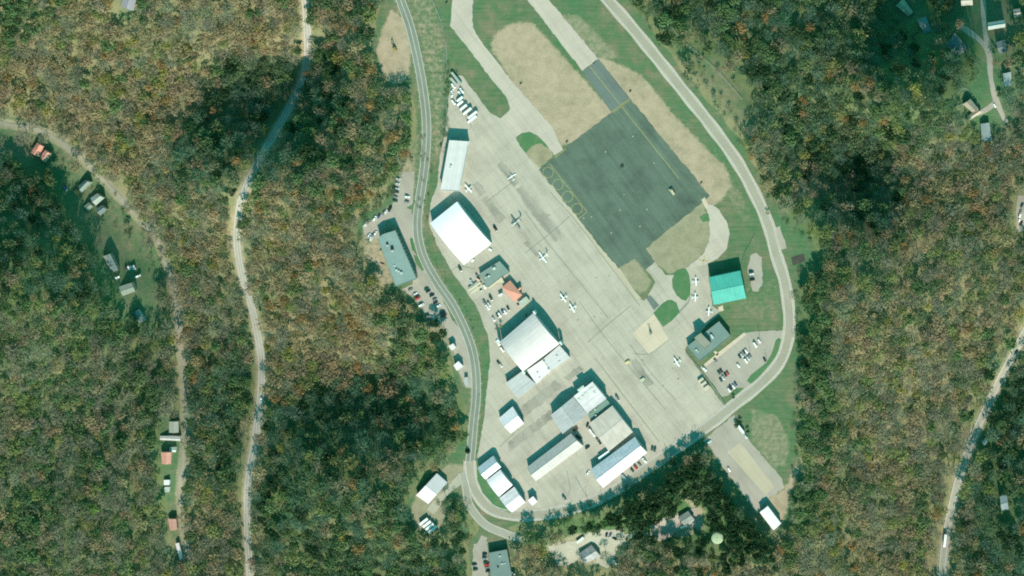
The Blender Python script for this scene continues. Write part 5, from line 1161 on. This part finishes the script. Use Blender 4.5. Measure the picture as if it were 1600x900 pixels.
keep = poly_dist(X, Y, AIR_W) > np.where(X > 240, 5.5, 2.5)
keep &= np.min(np.hypot(X[:, None] - HOUSES[None, :, 0], Y[:, None] - HOUSES[None, :, 1]), 1) > 9.5
for ln, wd in EXCLUDE_LINES: keep &= line_dist(X, Y, ln[::2]) > wd + NR.uniform(-1.8, 2.2, len(X))
for q_, P in enumerate(CLEAR): keep &= (poly_dist(X, Y, P) > NR.uniform(-1, 3, len(X)) + (3 if q_ in (4, 5) else 0)) | ((NR.uniform(size=len(X)) < {0: .16, 2: .6}.get(q_, 0)) & CLEAROK(X, Y))
scr = poly_dist(X, Y, SCRUB) < 0
keep &= ~(scr & (NR.uniform(size=len(X)) < .55))
# the belt stands back from the road so that its shadow falls on the verge
keep &= ~((line_dist(X, Y, R_LOOP[::2]) < 15) & (Y < -120))
cand = cand[keep]; Zc = hgt(cand[:, 0], cand[:, 1])
TX, TY = to_px(cand[:, 0], cand[:, 1], Zc + 10)
zone = np.array(['default'] * len(cand), dtype=object)
TXg, TYg = (TX - 800) * S, (450 - TY) * S
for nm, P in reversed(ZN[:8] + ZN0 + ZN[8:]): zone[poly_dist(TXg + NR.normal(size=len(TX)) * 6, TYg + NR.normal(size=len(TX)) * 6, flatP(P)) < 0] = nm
patch = np.sin(TX / 34 + 2 * np.sin(TY / 57) + TY / 60) * np.sin(TY / 31 + 1.7 * np.sin(TX / 49))
TREES = []
for i, (x, y) in enumerate(cand):
    ws = dict(WSET[zone[i]])
    if patch[i] > .35:
        for k in ('tan', 'rust', 'brown'): ws[k] = ws.get(k, 0) * 2.2
    elif patch[i] < -.4:
        for k in ('grey', 'dusk', 'green'): ws[k] = ws.get(k, 0) * 2.6
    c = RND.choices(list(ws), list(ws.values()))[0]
    R_ = RND.triangular(3.8, 9.0, 5.8) if zone[i] != 'scrub' else RND.uniform(1.5, 2.8)
    if c in ('rust', 'gold', 'lime'): R_ = RND.uniform(4.2, 6.8)
    H_ = 7.5 + R_ * RND.uniform(.75, 1.1)
    if zone[i] == 'belt': R_ = RND.uniform(3.2, 5.6); H_ = RND.uniform(13, 18)
    if zone[i] == 'scrub': H_ = R_ * 1.8
    if c == 'pine': R_ *= .6
    TREES.append([x, y, float(Zc[i]), R_, H_, c, zone[i], TX[i], TY[i]])
# trees one can single out, placed where the photograph shows them
HERO = [(145,796,6.0,'lime','bright lime-green tree alone among bare trees at the lower left'),(1431,139,7.0,'gold','large yellow-gold tree in the dark woods west of the suburban street'),
 (1357,128,6.0,'rust','round rust-brown tree a little left of the large yellow-gold one'),(500,137+355,0,None,None),(446,629,5.0,'rust','orange tree standing alone beside the wooded valley road'),
 (525,357,5.5,'gold','golden-brown tree left of the western office, above bare woods'),(1325,532,4.4,'rust','pinkish rust tree in the green edge of the eastern woods'),(1346,518,4.4,'rust','small orange tree just up and right of the pinkish rust one'),
 (1386,502,5.5,'gold','yellow-green tree in the middle of the eastern woods'),(1473,710,4.6,'green','round bright green tree close to the eastern road bend'),(1290,744,3.8,'rust','small orange-red tree near the south-east clearing'),
 (1443,797,3.2,'green','small green tree alone in the bare woods left of the eastern road'),(555,830,0,None,None),(560,858,6.5,'rust','large rust-orange tree in the woods at the lower centre left'),(577,832,5.5,'rust','rust-orange tree just above the large one at the lower centre left'),
 (440,700,5.0,'gold','golden tree at the edge of the dark woods by the valley road'),(543,40,5.0,'rust','rust-orange tree between the valley road and the dirt heap'),(303,410,5.2,'gold','golden tree between the dirt road and the valley road, left of a pair'),
 (333,414,5.4,'gold','golden tree between the dirt road and the valley road, right of a pair'),(268,298-30,0,None,None),(215,196,4.6,'gold','yellow-olive tree on the slope above the dirt road'),(185,212,4.6,'lime','lime-tinged tree on the slope beside the upper dirt road'),
 (1165,86,4.4,'gold','small yellow tree in the dark woods east of the loop road'),(1534,625,0,None,None),(1545,543,4.6,'green','green tree hugging the eastern road near the right edge'),(10,272,6.0,'grey','wide bare white-limbed tree at the left edge below the salmon-roofed house'),
 (1500,38,5.5,'tan','broad tan tree between the houses at the top right'),(1412,20,0,None,None),(30,500-75,5,'olive','olive tree in the dark woods at the left edge'),(480,115,4.6,'rust','orange tree leaning over the valley road where it enters shadow'),
 (478,205,4.8,'gold','orange-gold tree over the shaded valley road'),(735,740-28,0,None,None),(692,520,5,'deep','dense dark tree at the end of the roadside lot'),(678,505,4.5,'deep','dense dark tree overhanging the lower cars of the roadside lot'),
 (1052,722,3.6,'deep','dark tree leaning over the road edge above the tree belt'),(1150,665,2.4,'deep','dark shrub at the corner of the south-east clearing, beside the white trailer'),(1157,659,2.0,'deep','dark shrub just above the white trailer'),(1168,674,2.0,'deep','dark shrub below right of the white trailer'),
 (1020,845,5.5,'deep','dark bushy tree below the gravel lot of the tank house'),(1050,848,5.5,'deep','dark bushy tree left of the storage tank'),(970,860,5.5,'slate','slate-coloured bare tree on the right of the trodden lot'),(945,868,5,'slate','slate-coloured bare tree below the weathered grey house'),
 (910,893,6,'slate','spreading bare tree at the bottom edge below the weathered grey house'),(695,785,4.5,'dusk','dull green tree beside the four white trailers, to the right'),(708,822,4.5,'green','green bush between the lane and the four white trailers'),
 (1146,621,1.5,'deep','small round shrub on the grass corner of the terminal car park'),(822,505-13,1.6,'olive','clipped olive shrub at the west corner of the vaulted hangar') ,(782,509,2.2,'olive','low hedge shrub in the car park above the vaulted hangar'),(776,513,2.0,'olive','hedge shrub at the western end above the vaulted hangar'),
 (730,706,2.4,'pine','small dark conifer on the grass left of the road junction'),(1562,148,3,'green','rounded green bush on the oval suburban lawn'),(120,300,3,'green','green tree beside the northernmost hillside house'),(146,272,3,'dusk','dark bush at the bend of the dirt road above the hillside houses'),
 (250,404,3.4,'dusk','dark bush where the gravel lane meets the dirt road'),(198,362,4,'dusk','dark tree on the lawn between the hillside houses and the long dark house')]
hx = []
for (px, py, R_, c, lab) in HERO:
    if not c: continue
    H_ = R_ * (2.6 if R_ > 3 else 1.7); x, y, z = on_ground(px, py, H_ * .8)
    hx.append((x, y, R_)); TREES.append([x, y, z, R_, H_, c, 'hero', px, py, lab])
HX = np.array(hx)
TREES = [t for t in TREES if len(t) > 9 or np.min(np.hypot(HX[:, 0] - t[0], HX[:, 1] - t[1]) - HX[:, 2] * .8) > 0]
# the most prominent ordinary trees become objects of their own
PROM = {'rust': 3.2, 'gold': 3.2, 'lime': 4, 'green': 1.3, 'deep': 1.2, 'olive': .6, 'tan': .6}
WH = [('in the woods west of the dirt road', lambda x, y: x < 290 and y > 300), ('on the upper left hillside', lambda x, y: x < 440 and y <= 300), ('in the woods between the valley road and the airfield, upper part', lambda x, y: x < 700 and y <= 330),
      ('in the woods between the dirt road and the valley road', lambda x, y: x < 400), ('in the woods between the valley road and the airfield, middle part', lambda x, y: x < 760 and y < 610), ('in the lower centre left woods', lambda x, y: x < 830),
      ('in the tree belt south of the curving road', lambda x, y: x < 1230 and y > 680), ('in the upper right woods', lambda x, y: y < 260), ('in the woods right of the airfield, middle part', lambda x, y: y < 560), ('in the lower right woods', lambda x, y: True)]
inview = [i for i, t in enumerate(TREES) if len(t) == 9 and 8 < t[7] < 1592 and 8 < t[8] < 892]
nh = sum(len(t) > 9 for t in TREES)
inview.sort(key=lambda i: -(TREES[i][3] * (1 + .25 * PROM.get(TREES[i][5], 0))))
SINGLE = set(inview[:296 - nh]) | {i for i, t in enumerate(TREES) if len(t) > 9}
LM = {}
TM = {}
def tree_mesh(c, v):
    if (c, v) not in TM:
        kind, colr = LEAF[c]
        if c not in LM: LM[c] = leaf_material(DESC[c] + ' leaves', None, colr)
        res = []
        for nm, q, mt in (('crown', PRT[kind][v][0], LM[c]), ('trunk', PRT[kind][v][1], M['trunk'])):
            me = bpy.data.meshes.new(nm); me.from_pydata(q.reshape(-1, 3).tolist(), [], np.arange(len(q) * 4).reshape(-1, 4).tolist()); me.materials.append(mt); me.update(); res.append(me)
        TM[(c, v)] = res
    return TM[(c, v)]
FQ = []; FC = []; TQ = []
for i, t in enumerate(TREES):
    x, y, z, R_, H_, c, zn, px, py = t[:9]; v = RND.randrange(5); a = RND.uniform(0, 6.283)
    if i in SINGLE:
        if len(t) > 9: lab, grp = t[9], None
        else:
            w = next(s for s, f in WH if f(px, py)); lab = f'{DESC[c]} tree {w}'; grp = f'{DESC[c]} trees {w}'
        small = R_ < 3
        r = thing('conifer' if c == 'pine' else 'shrub' if small else 'tree', lab, 'shrub' if small else 'tree', (x, y, z), a, grp); r.scale = (R_, R_, H_)
        for nm, me in zip(('crown', 'trunk'), tree_mesh(c, v)): link(bpy.data.objects.new(nm, me), r)
    else:
        kind, colr = LEAF[c]; cr, tk = PRT[kind][v]; ca_, sa_ = math.cos(a), math.sin(a)
        Rm = np.array([[ca_ * R_, sa_ * R_, 0], [-sa_ * R_, ca_ * R_, 0], [0, 0, H_]])
        FQ.append((cr @ Rm + np.array([x, y, z])).astype(np.float32)); TQ.append((tk @ Rm + np.array([x, y, z])).astype(np.float32))
        k = RND.uniform(.9, 1.1) * (1 + .12 * patch[i] if i < len(patch) else 1); FC.append(np.tile(np.array([*(q * k * RND.uniform(.93, 1.07) for q in colr), 1], np.float32), (len(cr), 1)))
def quad_mesh(name, Qs, cols, mats, split):
    Vv = Qs.reshape(-1, 3); me = bpy.data.meshes.new(name); n = len(Qs)
    me.vertices.add(n * 4); me.vertices.foreach_set('co', Vv.ravel())
    me.loops.add(n * 4); me.loops.foreach_set('vertex_index', np.arange(n * 4, dtype=np.int32))
    me.polygons.add(n); me.polygons.foreach_set('loop_start', np.arange(0, n * 4, 4, dtype=np.int32))
    for m in mats: me.materials.append(m)
    mi = np.zeros(n, np.int32); mi[split:] = 1; me.polygons.foreach_set('material_index', mi)
    me.update(calc_edges=True)
    at = me.attributes.new('leaf_colour', 'FLOAT_COLOR', 'FACE'); at.data.foreach_set('color', cols.ravel())
    return me
# low brush along wood edges and between trunks, part of the same continuous woodland
nb = 1800; bi = NR.integers(0, len(cand), nb); bx = cand[bi] + NR.normal(size=(nb, 2)) * 3.5; bz = hgt(bx[:, 0], bx[:, 1])
okb = np.ones(nb, bool)
for ln, wd in EXCLUDE_LINES: okb &= line_dist(bx[:, 0], bx[:, 1], ln[::2]) > wd - 1
okb &= poly_dist(bx[:, 0], bx[:, 1], AIR_W) > -1
for P in CLEAR: okb &= poly_dist(bx[:, 0], bx[:, 1], P) > 0
for (x, y), z in zip(bx[okb], bz[okb]):
    kind = RND.choice(('half', 'bare', 'leafy')); cr = PRT[kind][RND.randrange(5)][0]; cr = cr[NR.permutation(len(cr))[:40]]; R_ = RND.uniform(1.2, 2.6)
    colr = RND.choice([(.2,.21,.12), (.25,.21,.12), (.12,.19,.09), (.22,.24,.16)])
    FQ.append((cr * np.array([R_ * 1.3, R_ * 1.3, R_ * 1.2]) + np.array([x, y, z])).astype(np.float32)); FC.append(np.tile(np.array([*colr, 1], np.float32), (40, 1)))
BQ = []; BC = []
for pts, n_, lo, hi, wd in (([(699,100),(699,150),(696,210),(688,240)], 60, .7, 1.7, 4), ([(660,200),(664,240),(660,300),(662,340)], 26, .6, 1.5, 7), ([(645,250),(620,262),(612,300),(560,345)], 60, 1.2, 2.6, 6), ([(560,365),(585,430),(600,455),(635,465),(660,505)], 60, 1.2, 2.8, 6), ([(1247,420),(1250,520),(1246,700),(1238,780)], 90, 1.0, 2.6, 5), ([(1000,10),(1080,110),(1160,210),(1215,320),(1268,380)], 90, .9, 2.4, 6), ([(690,800),(712,780),(735,840)], 40, 1.2, 2.6, 8), ([(716,100),(708,125)], 6, .6, 1.2, 2), ([(120,270),(200,340),(250,420),(262,500)], 46, 1.0, 2.4, 14), ([(40,215),(90,250),(120,300)], 30, 1.0, 2.4, 12), ([(870,810),(960,780),(1040,730)], 60, 1.0, 2.4, 6), ([(672,360),(720,470),(752,560),(750,640)], 30, .4, .9, 3)):
    L_ = np.array(spline([on_ground(*p)[:2] for p in pts], 1.0))
    for _ in range(n_):
        x, y = L_[RND.randrange(len(L_))] + NR.normal(size=2) * wd * .5; z = float(hgt(x, y)); kind = RND.choice(('half', 'leafy', 'leafy', 'bare')); R_ = RND.uniform(lo, hi)
        cr = PRT[kind][RND.randrange(5)][0]; cr = cr[NR.permutation(len(cr))[:60]]
        BQ.append((cr * np.array([R_ * 1.2, R_ * 1.2, R_ * 1.3]) + np.array([x, y, z])).astype(np.float32)); c_ = RND.choice([(.12,.2,.1), (.2,.23,.12), (.09,.17,.09), (.24,.25,.16)]); BC.append(np.tile(np.array([*c_, 1], np.float32), (len(cr), 1)))
WM = leaf_material('woodland foliage', 'leaf_colour')
brush = link(bpy.data.objects.new('brush', quad_mesh('brush', np.concatenate(BQ), np.concatenate(BC), [WM, M['trunk']], 10 ** 9)))
tag(brush, 'low scrub and brush along fences, verges and wood edges', 'brush', kind='stuff')
FQ = np.concatenate(FQ); FC = np.concatenate(FC); TQ = np.concatenate(TQ)
allq = np.concatenate([FQ, TQ]); cols = np.concatenate([FC, np.tile(np.array([[.2,.185,.145,1]], np.float32), (len(TQ), 1))])
woods = link(bpy.data.objects.new('woodland', quad_mesh('woodland', allq, cols, [WM, M['trunk']], len(FQ))))
tag(woods, 'continuous autumn woodland of bare, tan and green trees around the airfield', 'woodland', kind='stuff')

# ------------------------------------------------------------------ light and camera
EL, = (math.radians(37),)
world = bpy.data.worlds.new('World'); SC.world = world; world.use_nodes = True
nt = world.node_tree; bg = nt.nodes['Background']
sky = nt.nodes.new('ShaderNodeTexSky'); sky.sky_type = 'NISHITA'; sky.sun_disc = False
sky.sun_elevation = EL; sky.sun_rotation = math.atan2(.175, -.985); sky.altitude = 300
nt.links.new(mixc(nt, 1.0, sky.outputs[0], (0.2, 1.2, 0.84), 'MULTIPLY'), bg.inputs[0]); bg.inputs[1].default_value = 0.15
sl = bpy.data.lights.new('sun', 'SUN'); sl.energy = 4.9; sl.angle = math.radians(0.53); sl.color = (1.0, 0.885, 0.795)
so = link(bpy.data.objects.new('sun', sl)); d = Vector((-.175 * math.cos(EL), .985 * math.cos(EL), -math.sin(EL)))
so.rotation_euler = d.to_track_quat('-Z', 'Y').to_euler(); so.location = (100, -300, 400)
cam = bpy.data.cameras.new('camera'); co = link(bpy.data.objects.new('camera', cam)); SC.camera = co
co.location = (CX, CY, HC); co.rotation_euler = (0, 0, 0)
cam.sensor_width = 36; cam.lens = 36 * HC / 960.0; cam.shift_x = -CX / 960.0; cam.shift_y = -CY / 960.0
cam.clip_start = 10; cam.clip_end = 9000
vs = SC.view_settings; vs.view_transform = 'Standard'; vs.look = 'None'; vs.exposure = 0.45; vs.gamma = 1.0; vs.use_curve_mapping = False
SC.cycles.max_bounces = 5; SC.cycles.diffuse_bounces = 3; SC.cycles.glossy_bounces = 2; SC.cycles.transmission_bounces = 2; SC.cycles.use_denoising = False; SC.cycles.filter_width = 1.9
